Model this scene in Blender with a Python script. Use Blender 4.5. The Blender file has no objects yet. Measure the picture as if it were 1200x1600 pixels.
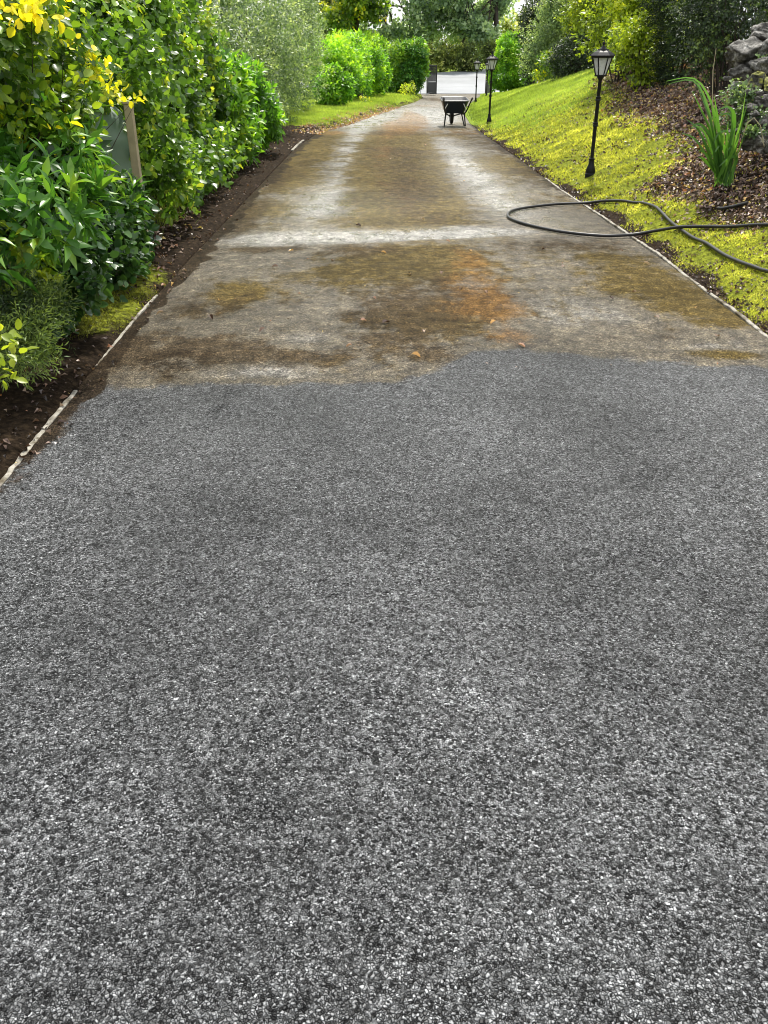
import bpy, math, random
import numpy as np
from mathutils import Vector, Matrix

rng = np.random.default_rng(11)
random.seed(11)
S = bpy.context.scene
COL = S.collection
R = math.radians

# ------------------------------------------------------------------ camera
CAMH, PITCH, F = 1.6, R(28.0), 1340.0
cp, sp = math.cos(PITCH), math.sin(PITCH)
cam_d = bpy.data.cameras.new('camera'); cam = bpy.data.objects.new('camera', cam_d); COL.objects.link(cam)
cam.location = (0, 0, CAMH); cam.rotation_euler = (R(90) - PITCH, 0, 0)
cam_d.sensor_fit = 'VERTICAL'; cam_d.sensor_height = 32.0; cam_d.lens = F / 1600 * 32.0
cam_d.clip_start = .05; cam_d.clip_end = 2000
S.camera = cam


def ray(px, py):
    a, b = px - 600, 800 - py
    return np.array([a, F * cp + b * sp, -F * sp + b * cp]) / F


def smooth(a, b, x):
    t = np.clip((x - a) / (b - a), 0, 1)
    return t * t * (3 - 2 * t)


# ------------------------------------------------------------------ noise
def vnoise(p, seed=0):
    p = np.asarray(p, float); i = np.floor(p).astype(np.int64); f = p - i; f = f * f * (3 - 2 * f)
    def h(a):
        n = (a[..., 0] * 374761393 + a[..., 1] * 668265263 + a[..., 2] * 2147483647 + seed * 974711) & 0xffffffff
        n = ((n ^ (n >> 13)) * 1274126177) & 0xffffffff
        n = ((n ^ (n >> 16)) * 2246822519) & 0xffffffff
        return (n ^ (n >> 15)) / 4294967295.0
    r = 0
    for dx in (0, 1):
        for dy in (0, 1):
            for dz in (0, 1):
                w = (f[..., 0] if dx else 1 - f[..., 0]) * (f[..., 1] if dy else 1 - f[..., 1]) * (f[..., 2] if dz else 1 - f[..., 2])
                r = r + w * h(i + np.array([dx, dy, dz]))
    return r * 2 - 1


def fbm(x, y, sc, seed=0, octv=3):
    r, a = 0, 1.0
    for k in range(octv):
        r = r + a * vnoise(np.stack([np.asarray(x) * sc, np.asarray(y) * sc, np.full_like(np.asarray(x, float), seed * 7.3 + k * 3.1)], -1), seed)
        sc *= 2.1; a *= .5
    return r


# ------------------------------------------------------------------ terrain
ZY = np.array([-50, 20, 27, 33, 38, 48, 58, 63, 70, 77, 90, 120, 160, 400])
ZZ = np.array([0, 0, -.01, -.06, -.14, -.32, -.50, -.52, -.1, .32, .75, 1.2, 1.6, 2.0])


def zb(y):
    y = np.asarray(y, float)
    return (np.interp(y - 1.5, ZY, ZZ) + np.interp(y, ZY, ZZ) + np.interp(y + 1.5, ZY, ZZ)) / 3


def hit(px, py, fn):
    d = ray(px, py); t0, t = 0.3, 0.3
    for _ in range(6000):
        p = d * t; z = CAMH + p[2]
        if z <= fn(p[0], p[1]): break
        t0 = t; t += .02 + t * .002
    for _ in range(30):
        m = (t0 + t) / 2; p = d * m
        if CAMH + p[2] <= fn(p[0], p[1]): t = m
        else: t0 = m
    p = d * t
    return np.array([p[0], p[1], CAMH + p[2]])


def PB(px, py): return hit(px, py, lambda x, y: float(zb(y)))


_re = [PB(*q) for q in ((1195, 525), (1040, 408), (880, 300), (820, 255), (762, 214), (734, 193), (726, 180), (728, 168), (738, 159), (750, 151))]
RY = np.array([-10, 0] + [p[1] for p in _re] + [66]); RX = np.array([2.5, 2.5] + [p[0] for p in _re] + [_re[-1][0] + 1.2])
_le = [PB(*q) for q in ((0, 757), (118, 610), (245, 460), (465, 228), (500, 206), (540, 195), (600, 175), (648, 160), (661, 153))]
LY = np.array([-10] + [p[1] for p in _le] + [62, 68]); LX = np.array([-1.62] + [p[0] for p in _le] + [_le[-1][0] + .3, _le[-1][0] - .6])
print('right edge', [np.round(p, 2).tolist() for p in _re]); print('left edge', [np.round(p, 2).tolist() for p in _le])


def xr(y): return np.interp(y, RY, RX)
def xl(y): return np.interp(y, LY, LX)


def H(x, y):
    x = np.asarray(x, float); y = np.asarray(y, float)
    z = zb(y)
    t = x - xr(y)
    s = np.interp(y, [-10, 20, 30, 42, 54, 60], [.43, .43, .34, .24, .1, .02])
    tt = np.clip(t - .04, 0, None)
    b = np.where(tt < 3.6, tt - .16 * (1 - np.exp(-tt / .16)), 3.44 + (tt - 3.6) * .35)
    b = np.where(tt > 9, 3.44 + 5.4 * .35 + (tt - 9) * .03, b)
    z = z + s * b + np.where(tt > 0, .02 * smooth(0, .12, tt), 0)
    u = np.clip(xl(y) - x, 0, None)
    lawn = smooth(20, 25, y) * (1 - smooth(54, 60, y))
    z = z + lawn * (.10 * smooth(0, .5, u) + .05 * np.clip(u, 0, 6)) + (1 - lawn) * np.where(y < 58, .03 * smooth(0, .1, u) + .07 * np.clip(u - .1, 0, 5), 0)
    rough = smooth(.05, .4, np.maximum(t, u)) * (y < 60)
    z = z + rough * (.03 * fbm(x, y, 1.6, 3) + .020 * fbm(x, y, 6.0, 5, 3))
    return z


def P(px, py): return hit(px, py, lambda x, y: float(H(x, y)))
def at(px, py, D):
    d = ray(px, py); p = d * (D / d[1]); return np.array([p[0], p[1], CAMH + p[2]])


# ------------------------------------------------------------------ scene helpers
def tag(o, label=None, cat=None, group=None, kind=None):
    if label: o['label'] = label
    if cat: o['category'] = cat
    if group: o['group'] = group
    if kind: o['kind'] = kind
    return o


def empty(name, loc, label, cat, group=None, rz=0):
    o = bpy.data.objects.new(name, None); COL.objects.link(o)
    o.location = loc; o.rotation_euler = (0, 0, rz); o.empty_display_size = .2
    return tag(o, label, cat, group)


def mesh_np(name, V, Fc, mat, parent=None, attrs=None, sm=False, world=True):
    V = np.asarray(V, np.float32)
    if parent is not None and world: V = V - np.array(parent.location, np.float32)
    me = bpy.data.meshes.new(name)
    Fc = np.asarray(Fc, np.int32); n, k = Fc.shape
    me.vertices.add(len(V)); me.vertices.foreach_set('co', np.ascontiguousarray(V).ravel())
    me.loops.add(n * k); me.loops.foreach_set('vertex_index', np.ascontiguousarray(Fc).ravel())
    me.polygons.add(n); me.polygons.foreach_set('loop_start', np.arange(0, n * k, k, dtype=np.int32))
    me.update(calc_edges=True)
    for a, v in (attrs or {}).items():
        me.attributes.new(a, 'FLOAT', 'POINT').data.foreach_set('value', np.asarray(v, np.float32))
    me.polygons.foreach_set('use_smooth', np.full(n, sm))
    me.materials.append(mat)
    o = bpy.data.objects.new(name, me); COL.objects.link(o)
    if parent is not None: o.parent = parent
    return o


class MB:
    def __init__(s): s.v = []; s.f = []
    def add(s, v, f):
        n = len(s.v); s.v += [tuple(map(float, q)) for q in v]; s.f += [tuple(i + n for i in q) for q in f]
    def box(s, c, d, M=None):
        x, y, z = d[0] / 2, d[1] / 2, d[2] / 2
        vs = [Vector((i * x, j * y, k * z)) for i in (-1, 1) for j in (-1, 1) for k in (-1, 1)]
        vs = [(M @ q if M else q) + Vector(c) for q in vs]
        s.add(vs, [(0, 1, 3, 2), (4, 6, 7, 5), (0, 4, 5, 1), (2, 3, 7, 6), (0, 2, 6, 4), (1, 5, 7, 3)])
    def tube(s, pts, r, n=8, cap=True):
        pts = [Vector(p) for p in pts]; m = len(pts)
        rs = [r] * m if not hasattr(r, '__len__') else list(r)
        ref = Vector((0, 0, 1)); vs = []
        for i, p in enumerate(pts):
            d = (pts[min(i + 1, m - 1)] - pts[max(i - 1, 0)]).normalized()
            if i == 0:
                if abs(d.dot(ref)) > .9: ref = Vector((1, 0, 0))
                a = d.cross(ref).normalized()
            else:
                a = (a - d * a.dot(d)).normalized()
            b = d.cross(a)
            vs += [p + (a * math.cos(q) + b * math.sin(q)) * rs[i] for q in [2 * math.pi * j / n for j in range(n)]]
        fs = [(i * n + j, i * n + (j + 1) % n, (i + 1) * n + (j + 1) % n, (i + 1) * n + j) for i in range(m - 1) for j in range(n)]
        if cap: fs += [tuple(range(n - 1, -1, -1)), tuple((m - 1) * n + j for j in range(n))]
        s.add(vs, fs)
    def lathe(s, prof, n=16, c=(0, 0, 0), a0=0):
        vs = []; m = len(prof)
        for r, z in prof:
            vs += [(c[0] + r * math.cos(a0 + 2 * math.pi * j / n), c[1] + r * math.sin(a0 + 2 * math.pi * j / n), c[2] + z) for j in range(n)]
        fs = [(i * n + j, i * n + (j + 1) % n, (i + 1) * n + (j + 1) % n, (i + 1) * n + j) for i in range(m - 1) for j in range(n)]
        fs += [tuple(range(n - 1, -1, -1)), tuple((m - 1) * n + j for j in range(n))]
        s.add(vs, fs)
    def build(s, name, mat, parent=None, world=False, sm=False, bevel=0):
        me = bpy.data.meshes.new(name)
        off = Vector(parent.location) if (parent is not None and world) else Vector()
        me.from_pydata([Vector(q) - off for q in s.v], [], s.f); me.update()
        if sm:
            me.polygons.foreach_set('use_smooth', [True] * len(me.polygons))
            me.set_sharp_from_angle(angle=R(40))
        me.materials.append(mat)
        o = bpy.data.objects.new(name, me); COL.objects.link(o)
        if parent is not None: o.parent = parent
        if bevel:
            b = o.modifiers.new('bevel', 'BEVEL'); b.width = bevel; b.segments = 2; b.limit_method = 'ANGLE'; b.angle_limit = R(35)
        return o


# ------------------------------------------------------------------ material helpers
class NT:
    def __init__(s, name):
        s.m = bpy.data.materials.new(name); s.m.use_nodes = True; s.t = s.m.node_tree
        s.t.nodes.clear(); s.out = s.t.nodes.new('ShaderNodeOutputMaterial')
    def n(s, ty, props=None, **inp):
        nd = s.t.nodes.new('ShaderNode' + ty)
        for k, v in (props or {}).items(): setattr(nd, k, v)
        for k, v in inp.items():
            key = int(k[1:]) if k[0] == 'i' and k[1:].isdigit() else k.replace('_', ' ')
            s.set(nd.inputs[key], v)
        return nd
    def set(s, sock, v):
        if isinstance(v, bpy.types.NodeSocket): s.t.links.new(v, sock)
        elif isinstance(v, tuple) and len(v) == 3 and sock.type == 'RGBA': sock.default_value = (*v, 1)
        else: sock.default_value = v
    def math(s, op, a, b=None, c=None, clamp=False):
        nd = s.n('Math', dict(operation=op, use_clamp=clamp))
        for i, q in enumerate((a, b, c)):
            if q is not None: s.set(nd.inputs[i], q)
        return nd.outputs[0]
    def mix(s, f, a, b, mode='MIX'):
        nd = s.n('Mix', dict(data_type='RGBA', blend_type=mode)); s.set(nd.inputs[0], f); s.set(nd.inputs[6], a); s.set(nd.inputs[7], b)
        return nd.outputs[2]
    def ramp(s, f, stops, interp='LINEAR'):
        nd = s.n('ValToRGB'); s.set(nd.inputs[0], f); cr = nd.color_ramp; cr.interpolation = interp
        while len(cr.elements) < len(stops): cr.elements.new(.5)
        for e, (p, c) in zip(cr.elements, stops):
            e.position = p; e.color = (*c, 1) if isinstance(c, tuple) else (c, c, c, 1)
        return nd.outputs[0]
    def sstep(s, v, a, b):
        nd = s.n('MapRange', dict(interpolation_type='SMOOTHSTEP')); s.set(nd.inputs[0], v); nd.inputs[1].default_value = a; nd.inputs[2].default_value = b
        return nd.outputs[0]
    def pos(s): return s.n('NewGeometry').outputs['Position']
    def attr(s, name): return s.n('Attribute', dict(attribute_name=name)).outputs['Fac']
    def noise(s, vec, sc, det=4, rough=.6): return s.n('TexNoise', Vector=vec, Scale=sc, Detail=det, Roughness=rough).outputs[0]
    def bump(s, h, st, dist): return s.n('Bump', Height=h, Strength=st, Distance=dist).outputs[0]
    def end(s, sh): s.t.links.new(sh, s.out.inputs[0]); return s.m
    def pbsdf(s, col, rough=.6, normal=None, spec=.5, metal=0, **kw):
        nd = s.n('BsdfPrincipled'); s.set(nd.inputs['Base Color'], col); s.set(nd.inputs['Roughness'], rough)
        s.set(nd.inputs['Specular IOR Level'], spec); s.set(nd.inputs['Metallic'], metal)
        if normal is not None: s.set(nd.inputs['Normal'], normal)
        for k, v in kw.items(): s.set(nd.inputs[k.replace('_', ' ')], v)
        return nd.outputs[0]


def simple(name, col, rough=.5, var=.25, sc=8, bump=.2, metal=0, spec=.5):
    t = NT(name); p = t.pos(); n = t.noise(p, sc, 5)
    c = t.mix(n, tuple(q * (1 - var) for q in col), tuple(min(1, q * (1 + var)) for q in col))
    return t.end(t.pbsdf(c, rough, t.bump(t.noise(p, sc * 6, 3), bump, .004), spec, metal))


def leafmat(name, stops, rough=.35, trans=.35, spec=.5, tcol=1.6):
    t = NT(name); a = t.attr('tint'); c = t.ramp(a, stops)
    p = t.pos(); n = t.noise(p, 1.4, 2)
    c = t.mix(1.0, c, t.ramp(n, [(.3, .85), (.7, 1.45)]), 'MULTIPLY')
    b = t.pbsdf(c, rough, None, spec)
    tc = t.mix(1.0, c, (tcol * 1.1, tcol * 1.05, .55 * tcol), 'MULTIPLY')
    tr = t.n('BsdfTranslucent', Color=tc).outputs[0]
    mx = t.n('MixShader'); t.set(mx.inputs[0], trans); t.set(mx.inputs[1], b); t.set(mx.inputs[2], tr)
    return t.end(mx.outputs[0])


M = {}
M['laurel'] = leafmat('laurel leaf', [(0, (.016, .05, .009)), (.5, (.045, .14, .018)), (.8, (.10, .25, .03)), (1, (.22, .36, .03))], .38, .35)
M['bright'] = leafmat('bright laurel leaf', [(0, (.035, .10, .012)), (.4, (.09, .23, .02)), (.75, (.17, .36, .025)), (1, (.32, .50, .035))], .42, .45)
M['hazel'] = leafmat('hazel leaf', [(0, (.03, .075, .01)), (.45, (.085, .18, .02)), (.8, (.20, .34, .035)), (1, (.38, .44, .04))], .33, .36)
M['yellow'] = leafmat('yellow green leaf', [(0, (.04, .10, .012)), (.4, (.13, .23, .02)), (.75, (.28, .38, .025)), (.93, (.52, .52, .02)), (1, (.68, .60, .02))], .36, .36)
M['gold'] = leafmat('golden leaf', [(0, (.30, .36, .02)), (.35, (.62, .58, .02)), (.85, (.80, .68, .03)), (1, (.55, .25, .03))], .45, .4)
M['grey'] = leafmat('grey green leaf', [(0, (.045, .085, .03)), (.5, (.12, .19, .075)), (.85, (.24, .33, .14)), (1, (.38, .46, .22))], .42, .38)
M['dark'] = leafmat('dark evergreen leaf', [(0, (.010, .022, .006)), (.6, (.022, .045, .010)), (1, (.06, .10, .02))], .45, .2)
M['conifer'] = leafmat('conifer needle', [(0, (.010, .024, .008)), (.6, (.028, .055, .014)), (.9, (.07, .12, .025)), (1, (.14, .2, .04))], .5, .25)
M['ivy'] = leafmat('ivy leaf', [(0, (.012, .035, .012)), (.6, (.028, .075, .02)), (1, (.07, .15, .03))], .28, .25)
M['tree'] = leafmat('hazed far tree leaf', [(0, (.08, .13, .085)), (.5, (.20, .29, .19)), (.9, (.34, .45, .30)), (1, (.45, .54, .38))], .5, .62)  # distance haze is put into the leaf colour, paler and bluer
M['treeolive'] = leafmat('olive tree leaf', [(0, (.06, .085, .03)), (.5, (.15, .20, .06)), (.9, (.32, .37, .12)), (1, (.46, .48, .18))], .5, .62)
M['limey'] = leafmat('lime shrub leaf', [(0, (.06, .10, .012)), (.4, (.17, .24, .02)), (.8, (.30, .38, .03)), (1, (.45, .48, .04))], .4, .5)
M['strap'] = leafmat('strap leaf', [(0, (.035, .10, .016)), (.6, (.10, .24, .035)), (1, (.25, .38, .08))], .35, .35)
M['dryleaf'] = leafmat('dry leaf', [(0, (.018, .010, .007)), (.35, (.075, .040, .027)), (.62, (.17, .105, .075)), (.87, (.40, .31, .26)), (.94, (.40, .14, .04)), (1, (.55, .42, .14))], .4, .15, .6, 1.2)
M['moss'] = leafmat('moss blade', [(0, (.075, .078, .02)), (.35, (.26, .285, .035)), (.75, (.56, .58, .085)), (1, (.78, .75, .2))], .6, .35, .3, 1.3)
M['grass'] = leafmat('grass blade', [(0, (.11, .16, .025)), (.5, (.27, .37, .06)), (.9, (.42, .51, .10)), (1, (.54, .56, .16))], .5, .4, .3, 1.3)
M['bark'] = simple('bark', (.045, .035, .026), .85, .4, 14, .8)
M['palebark'] = simple('pale bark', (.14, .115, .085), .85, .4, 14, .8)
M['black'] = simple('black paint', (.008, .008, .009), .48, .3, 20, .15, 0, .22)
M['rubber'] = simple('black rubber', (.014, .014, .015), .42, .3, 30, .1)
M['navy'] = simple('navy enamel', (.016, .022, .034), .35, .2, 10, .1)
M['steel'] = simple('worn steel tray', (.10, .10, .10), .45, .5, 18, .3, .3)
M['timber'] = simple('weathered timber', (.34, .29, .18), .8, .35, 9, .5)
M['tankgreen'] = simple('dull green plastic', (.17, .25, .18), .45, .15, 4, .1)
M['white'] = simple('pale paint', (.62, .62, .6), .5, .1, 10, .1)
M['tyre'] = simple('tyre rubber', (.012, .012, .012), .8, .3, 30, .4)


def glassmat():
    t = NT('frosted lantern glass'); n = t.noise(t.pos(), 25, 3)
    c = t.ramp(n, [(.3, (.62, .64, .62)), (.7, (.86, .88, .85))])
    b = t.pbsdf(c, .18, None, .6)
    tr = t.n('BsdfTranslucent', Color=(.97, .98, .97)).outputs[0]
    mx = t.n('MixShader'); t.set(mx.inputs[0], .72); t.set(mx.inputs[1], b); t.set(mx.inputs[2], tr)
    return t.end(mx.outputs[0])


M['glass'] = glassmat()


def tarmac(name, road=False):
    t = NT(name); p = t.pos()
    wob = t.n('VectorMath', dict(operation='SCALE'), i0=t.n('TexNoise', Vector=p, Scale=90., Detail=1.).outputs[1]); wob.inputs[3].default_value = .009
    pv = t.n('VectorMath', dict(operation='ADD'), i0=p, i1=wob.outputs[0]).outputs[0]
    v1 = t.n('TexVoronoi', Vector=pv, Scale=162., Randomness=1.)
    v2 = t.n('TexVoronoi', Vector=pv, Scale=120., Randomness=1.)
    ve = t.n('TexVoronoi', dict(feature='DISTANCE_TO_EDGE'), Vector=pv, Scale=162., Randomness=1.).outputs[0]
    ve2 = t.n('TexVoronoi', dict(feature='DISTANCE_TO_EDGE'), Vector=pv, Scale=120., Randomness=1.).outputs[0]
    r1 = t.n('SeparateColor', i0=v1.outputs[1]).outputs[0]; r2 = t.n('SeparateColor', i0=v2.outputs[1]).outputs[1]
    g1 = t.ramp(r1, [(0, .012), (.22, .045), (.45, .12), (.7, .195), (.92, .275), (1, .40)])
    g2 = t.ramp(r2, [(0, .014), (.35, .10), (.7, .20), (.94, .29), (1, .44)])
    big = t.sstep(t.noise(p, 30, 3), .5, .66)
    g = t.mix(big, g1, g2)
    edge = t.n('Mix', dict(data_type='FLOAT')); t.set(edge.inputs[0], big); t.set(edge.inputs[2], ve); t.set(edge.inputs[3], ve2); edge = edge.outputs[0]
    gap = t.math('SUBTRACT', 1., t.sstep(edge, .0, .16))      # bitumen between the stones
    g = t.mix(t.math('MULTIPLY', gap, t.sstep(t.noise(p, 55, 3, .7), .2, .6)), g, (.004, .004, .0045))
    mott = t.ramp(t.noise(p, 16, 8, .85), [(.34, .6), (.5, 1.), (.66, 1.5)])
    g = t.mix(1., g, mott, 'MULTIPLY')
    fine = t.ramp(t.noise(p, 75, 4, .8), [(.32, .45), (.5, .97), (.66, 1.6)])
    g = t.mix(1., g, fine, 'MULTIPLY')
    g = t.mix(1., g, (1.10, 1.13, 1.16), 'MULTIPLY')
    broad = t.ramp(t.noise(p, .75, 5, .55), [(.36, .64), (.5, .9), (.64, 1.14)])
    g = t.mix(1., g, broad, 'MULTIPLY')
    h = t.math('ADD', t.sstep(edge, 0., .25), t.math('MULTIPLY', r1, .8))
    if road:
        st = t.noise(p, .35, 6, .6)
        c = t.mix(.75, g, t.ramp(st, [(.35, (.19, .205, .23)), (.65, (.30, .315, .35))]))  # pale blue mixed in: sky sheen of the wet road painted as colour
        return t.end(t.pbsdf(c, .42, t.bump(h, .2, .003), .6))
    clean = t.attr('clean'); n6 = t.noise(p, 5.5, 8, .68); n30 = t.noise(p, 34, 4, .7); n2 = t.noise(p, 1.9, 6, .62)
    mp = t.n('Mapping', Vector=p, Scale=(2.3, .95, 1.)).outputs[0]; nst = t.noise(mp, 2.2, 8, .68)      # wash marks across the drive
    cen = lambda q, k: t.math('MULTIPLY', t.math('SUBTRACT', q, .5), k)
    e = t.math('ADD', clean, cen(n6, .34)); e = t.math('ADD', e, cen(n30, .16)); cl = t.sstep(e, -.035, .045)
    lum = t.math('ADD', .16, t.math('MULTIPLY', t.n('RGBToBW', i0=g).outputs[0], 7.4)); lum = t.math('MINIMUM', lum, 3.6)
    grit = t.ramp(t.noise(p, 9, 9, .85), [(.37, .32), (.5, .95), (.63, 1.95)]); lum = t.math('MULTIPLY', lum, grit)
    lc = t.n('CombineColor', i0=lum, i1=lum, i2=lum).outputs[0]
    def lit(c): return t.mix(.95, c, t.mix(1., c, lc, 'MULTIPLY'))
    def grime(at, up, lo=.32, hi=.72, sg=1.):
        m = t.math('ADD', t.attr(at), cen(n6, .9 * sg)); m = t.math('ADD', m, cen(nst, 1.3 * sg)); m = t.math('ADD', m, cen(n2, .8 * sg)); m = t.math('ADD', m, cen(n30, .7))
        return t.math('MULTIPLY', t.sstep(m, lo, hi), up)
    d = t.mix(.72, g, lit(t.mix(t.sstep(n6, .35, .65), (.20, .165, .108), (.115, .09, .054))))
    mk_moss = grime('moss', .78, .25, .74); mk_br = grime('brown', .75, .3, .8)
    d = t.mix(grime('pale', .72, .4, .9), d, lit((.28, .27, .25)))
    d = t.mix(mk_moss, d, lit((.122, .084, .017)))
    d = t.mix(mk_br, d, lit((.072, .049, .026)))
    d = t.mix(grime('rust', .7, .36, 1.0), d, lit((.20, .105, .03)))
    sl = grime('soil', .95, .3, .55, .7)
    s1 = t.mix(sl, t.mix(cl, d, g), lit((.040, .028, .017)))
    wet = t.attr('wet')
    rough = t.math('SUBTRACT', t.math('ADD', .5, cen(n6, .3)), t.math('MULTIPLY', t.math('MULTIPLY', wet, .3), t.sstep(nst, .35, .6)))
    bst = t.math('SUBTRACT', .9, t.math('MULTIPLY', wet, .45))
    bp = t.n('Bump', Height=h, Strength=bst, Distance=.006).outputs[0]
    matte = t.math('MAXIMUM', t.math('MAXIMUM', mk_moss, mk_br), sl)
    spec = t.math('SUBTRACT', t.math('ADD', .12, t.math('MULTIPLY', wet, .26)), t.math('MULTIPLY', matte, .2)); spec = t.math('MAXIMUM', spec, .03)
    return t.end(t.pbsdf(s1, rough, bp, spec))


M['tarmac'] = tarmac('tarmac'); M['road'] = tarmac('road tarmac', True)


def groundmat(name):
    t = NT(name); p = t.pos()
    n1 = t.noise(p, 22, 6, .7); n2 = t.noise(p, 3.2, 5, .65); n3 = t.noise(p, 90, 3, .6)
    soil = t.ramp(n1, [(.32, (.008, .0052, .0032)), (.52, (.030, .020, .012)), (.72, (.085, .058, .034))])
    moss = t.ramp(n1, [(.28, (.05, .055, .01)), (.5, (.19, .22, .02)), (.75, (.38, .42, .04))])
    grass = t.ramp(n1, [(.28, (.07, .14, .012)), (.5, (.2, .29, .03)), (.75, (.36, .45, .05))])
    def mk(at, lo=.35, hi=.65):
        m = t.math('ADD', t.attr(at), t.math('MULTIPLY', t.math('SUBTRACT', n2, .5), .7))
        m = t.math('ADD', m, t.math('MULTIPLY', t.math('SUBTRACT', n1, .5), .5))
        return t.sstep(m, lo, hi)
    c = t.mix(mk('moss'), soil, moss); c = t.mix(mk('grass'), c, grass)
    h = t.math('ADD', t.math('MULTIPLY', n1, 1.), t.math('MULTIPLY', n3, .4))
    return t.end(t.pbsdf(c, .9, t.bump(h, 1., .05), .06))


M['ground'] = groundmat('earth and moss')


def edgingmat():
    t = NT('old concrete edging'); p = t.pos(); n = t.noise(p, 18, 6, .7); n2 = t.noise(p, 5, 4)
    c = t.ramp(n, [(.32, (.10, .085, .06)), (.5, (.27, .25, .21)), (.72, (.44, .42, .37))])
    c = t.mix(t.sstep(n2, .5, .66), c, (.07, .055, .03))
    return t.end(t.pbsdf(c, .8, t.bump(n, .8, .006), .3))


M['edging'] = edgingmat()


def rockmat():
    t = NT('mossy limestone'); p = t.pos(); n = t.noise(p, 9, 8, .7); n2 = t.noise(p, 3.5, 5, .6)
    c = t.ramp(n, [(.38, (.018, .016, .013)), (.5, (.07, .065, .055)), (.59, (.22, .21, .19)), (.7, (.58, .56, .52))])  # pale tones on the ridges are sunlit highlights put into the stone colour
    nz = t.n('SeparateXYZ', i0=t.n('NewGeometry').outputs['Normal']).outputs[2]
    mm = t.math('MULTIPLY', t.sstep(t.math('ADD', t.attr('mossy'), t.math('SUBTRACT', n2, .5)), .35, .6), t.sstep(nz, -.1, .6))
    c = t.mix(mm, c, t.ramp(t.noise(p, 40, 4), [(.3, (.08, .085, .015)), (.7, (.32, .32, .04))]))
    return t.end(t.pbsdf(c, .7, t.bump(n, 1., .05), .4))


M['rock'] = rockmat()

# ------------------------------------------------------------------ ground sheets
def sheet(name, X, Y, Z, mat, attrs=None, parent=None):
    ny, nx = X.shape
    V = np.stack([X, Y, Z], -1).reshape(-1, 3)
    i = np.arange(ny * nx).reshape(ny, nx)
    Fc = np.stack([i[:-1, :-1], i[:-1, 1:], i[1:, 1:], i[1:, :-1]], -1).reshape(-1, 4)
    o = mesh_np(name, V, Fc, mat, parent, {k: v.ravel() for k, v in (attrs or {}).items()}, True)
    return o


def warp(a, b, n, k):        # a..b with fine spacing at a
    u = np.linspace(0, 1, n); return a + (b - a) * (np.expm1(k * u) / np.expm1(k))


def poly_sd(pts, x, y):      # signed distance, positive inside
    pts = np.asarray(pts)[:, :2]; d = np.full(np.shape(x), 1e9); ins = np.zeros(np.shape(x), bool)
    for a, b in zip(pts, np.roll(pts, -1, 0)):
        e = b - a; wx, wy = x - a[0], y - a[1]
        h = np.clip((wx * e[0] + wy * e[1]) / (e @ e), 0, 1)
        d = np.minimum(d, np.hypot(wx - e[0] * h, wy - e[1] * h))
        c = ((a[1] > y) != (b[1] > y)) & (x < (b[0] - a[0]) * (y - a[1]) / (b[1] - a[1] + 1e-12) + a[0])
        ins ^= c
    return np.where(ins, d, -d)


# the wide ground under everything
gx = np.concatenate([-warp(0, 220, 70, 3.5)[::-1][:-1], warp(0, 220, 70, 3.5)]); gy = np.concatenate([[-60, -30, -12], warp(-5, 420, 150, 2.6)])
X, Y = np.meshgrid(gx, gy); Zg = H(X, Y)
cover = ((X > xl(Y) - 9) & (X < xr(Y) + 13) & (Y < 64)) | (Y < 96)
Zg = Zg - np.where(cover, .22, .0)
far = smooth(60, 66, Y)
tag(sheet('ground', X, Y, Zg, M['ground'], {'moss': 0 * X + .2, 'grass': .35 + .3 * far}), kind='structure')

# right bank
yy = np.concatenate([np.linspace(-3, 2.5, 12)[:-1], warp(2.5, 62, 520, 2.2)]); tt = np.concatenate([[0.0], warp(.02, 13, 150, 3.0)])
T, Y = np.meshgrid(tt, yy); X = xr(Y) + T; Zb = H(X, Y); Zb[:, 0] -= .12
LITTER = [P(*q) for q in ((945, 118), (985, 172), (1045, 205), (1075, 250), (1030, 285), (1085, 335), (1190, 345))] + [np.array([9, 6.0]), np.array([14, 12.]), np.array([12, 24.])]
LITTER = np.array([q[:2] for q in LITTER])
def litter_sd(x, y): return poly_sd(LITTER, x, y)
def grassy(x, y): return smooth(15, 24, y + 1.5 * fbm(x, y, .8, 21)) * smooth(.2, 1.2, x - xr(y) + .10 * (y - 18))
lit_m = smooth(-.35, .3, litter_sd(X, Y) + .25 * fbm(X, Y, 1.5, 9))
edge_m = smooth(.02, .3, T + .12 * fbm(X, Y, 2.0, 4))
deep = 1 - smooth(3.4, 4.6, T)
gr = grassy(X, Y) * deep
tag(sheet('bank', X, Y, Zb, M['ground'], {'moss': edge_m * (1 - lit_m) * .95 * deep, 'grass': gr * (1 - lit_m)}), kind='structure')

# left soil verge and lawn
ys = np.concatenate([np.linspace(-3, 2.5, 12)[:-1], warp(2.5, 64, 420, 2.2)]); us = np.concatenate([[0.0], warp(.02, 9, 90, 3.0)])
U, Y = np.meshgrid(us, ys); X = xl(Y) - U; Zv = H(X, Y); Zv[:, 0] -= .12
MOSSPATCH = [P(*q)[:2] for q in ((95, 470), (130, 520), (190, 515), (245, 455), (262, 425), (215, 405), (150, 420))]
lawn = smooth(21.5, 24.5, Y + .7 * fbm(X, Y, .9, 5)) * (1 - smooth(55, 57.5, Y))
ml = smooth(-.2, .12, poly_sd(MOSSPATCH, X, Y) + .12 * fbm(X, Y, 3., 8)) * .55
tag(sheet('verge', X, Y, Zv, M['ground'], {'moss': np.maximum(ml, lawn * .5 * (1 - smooth(.1, .6, U))), 'grass': lawn * smooth(.12, .5, U + .1 * fbm(X, Y, 2., 3))}), kind='structure')

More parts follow.
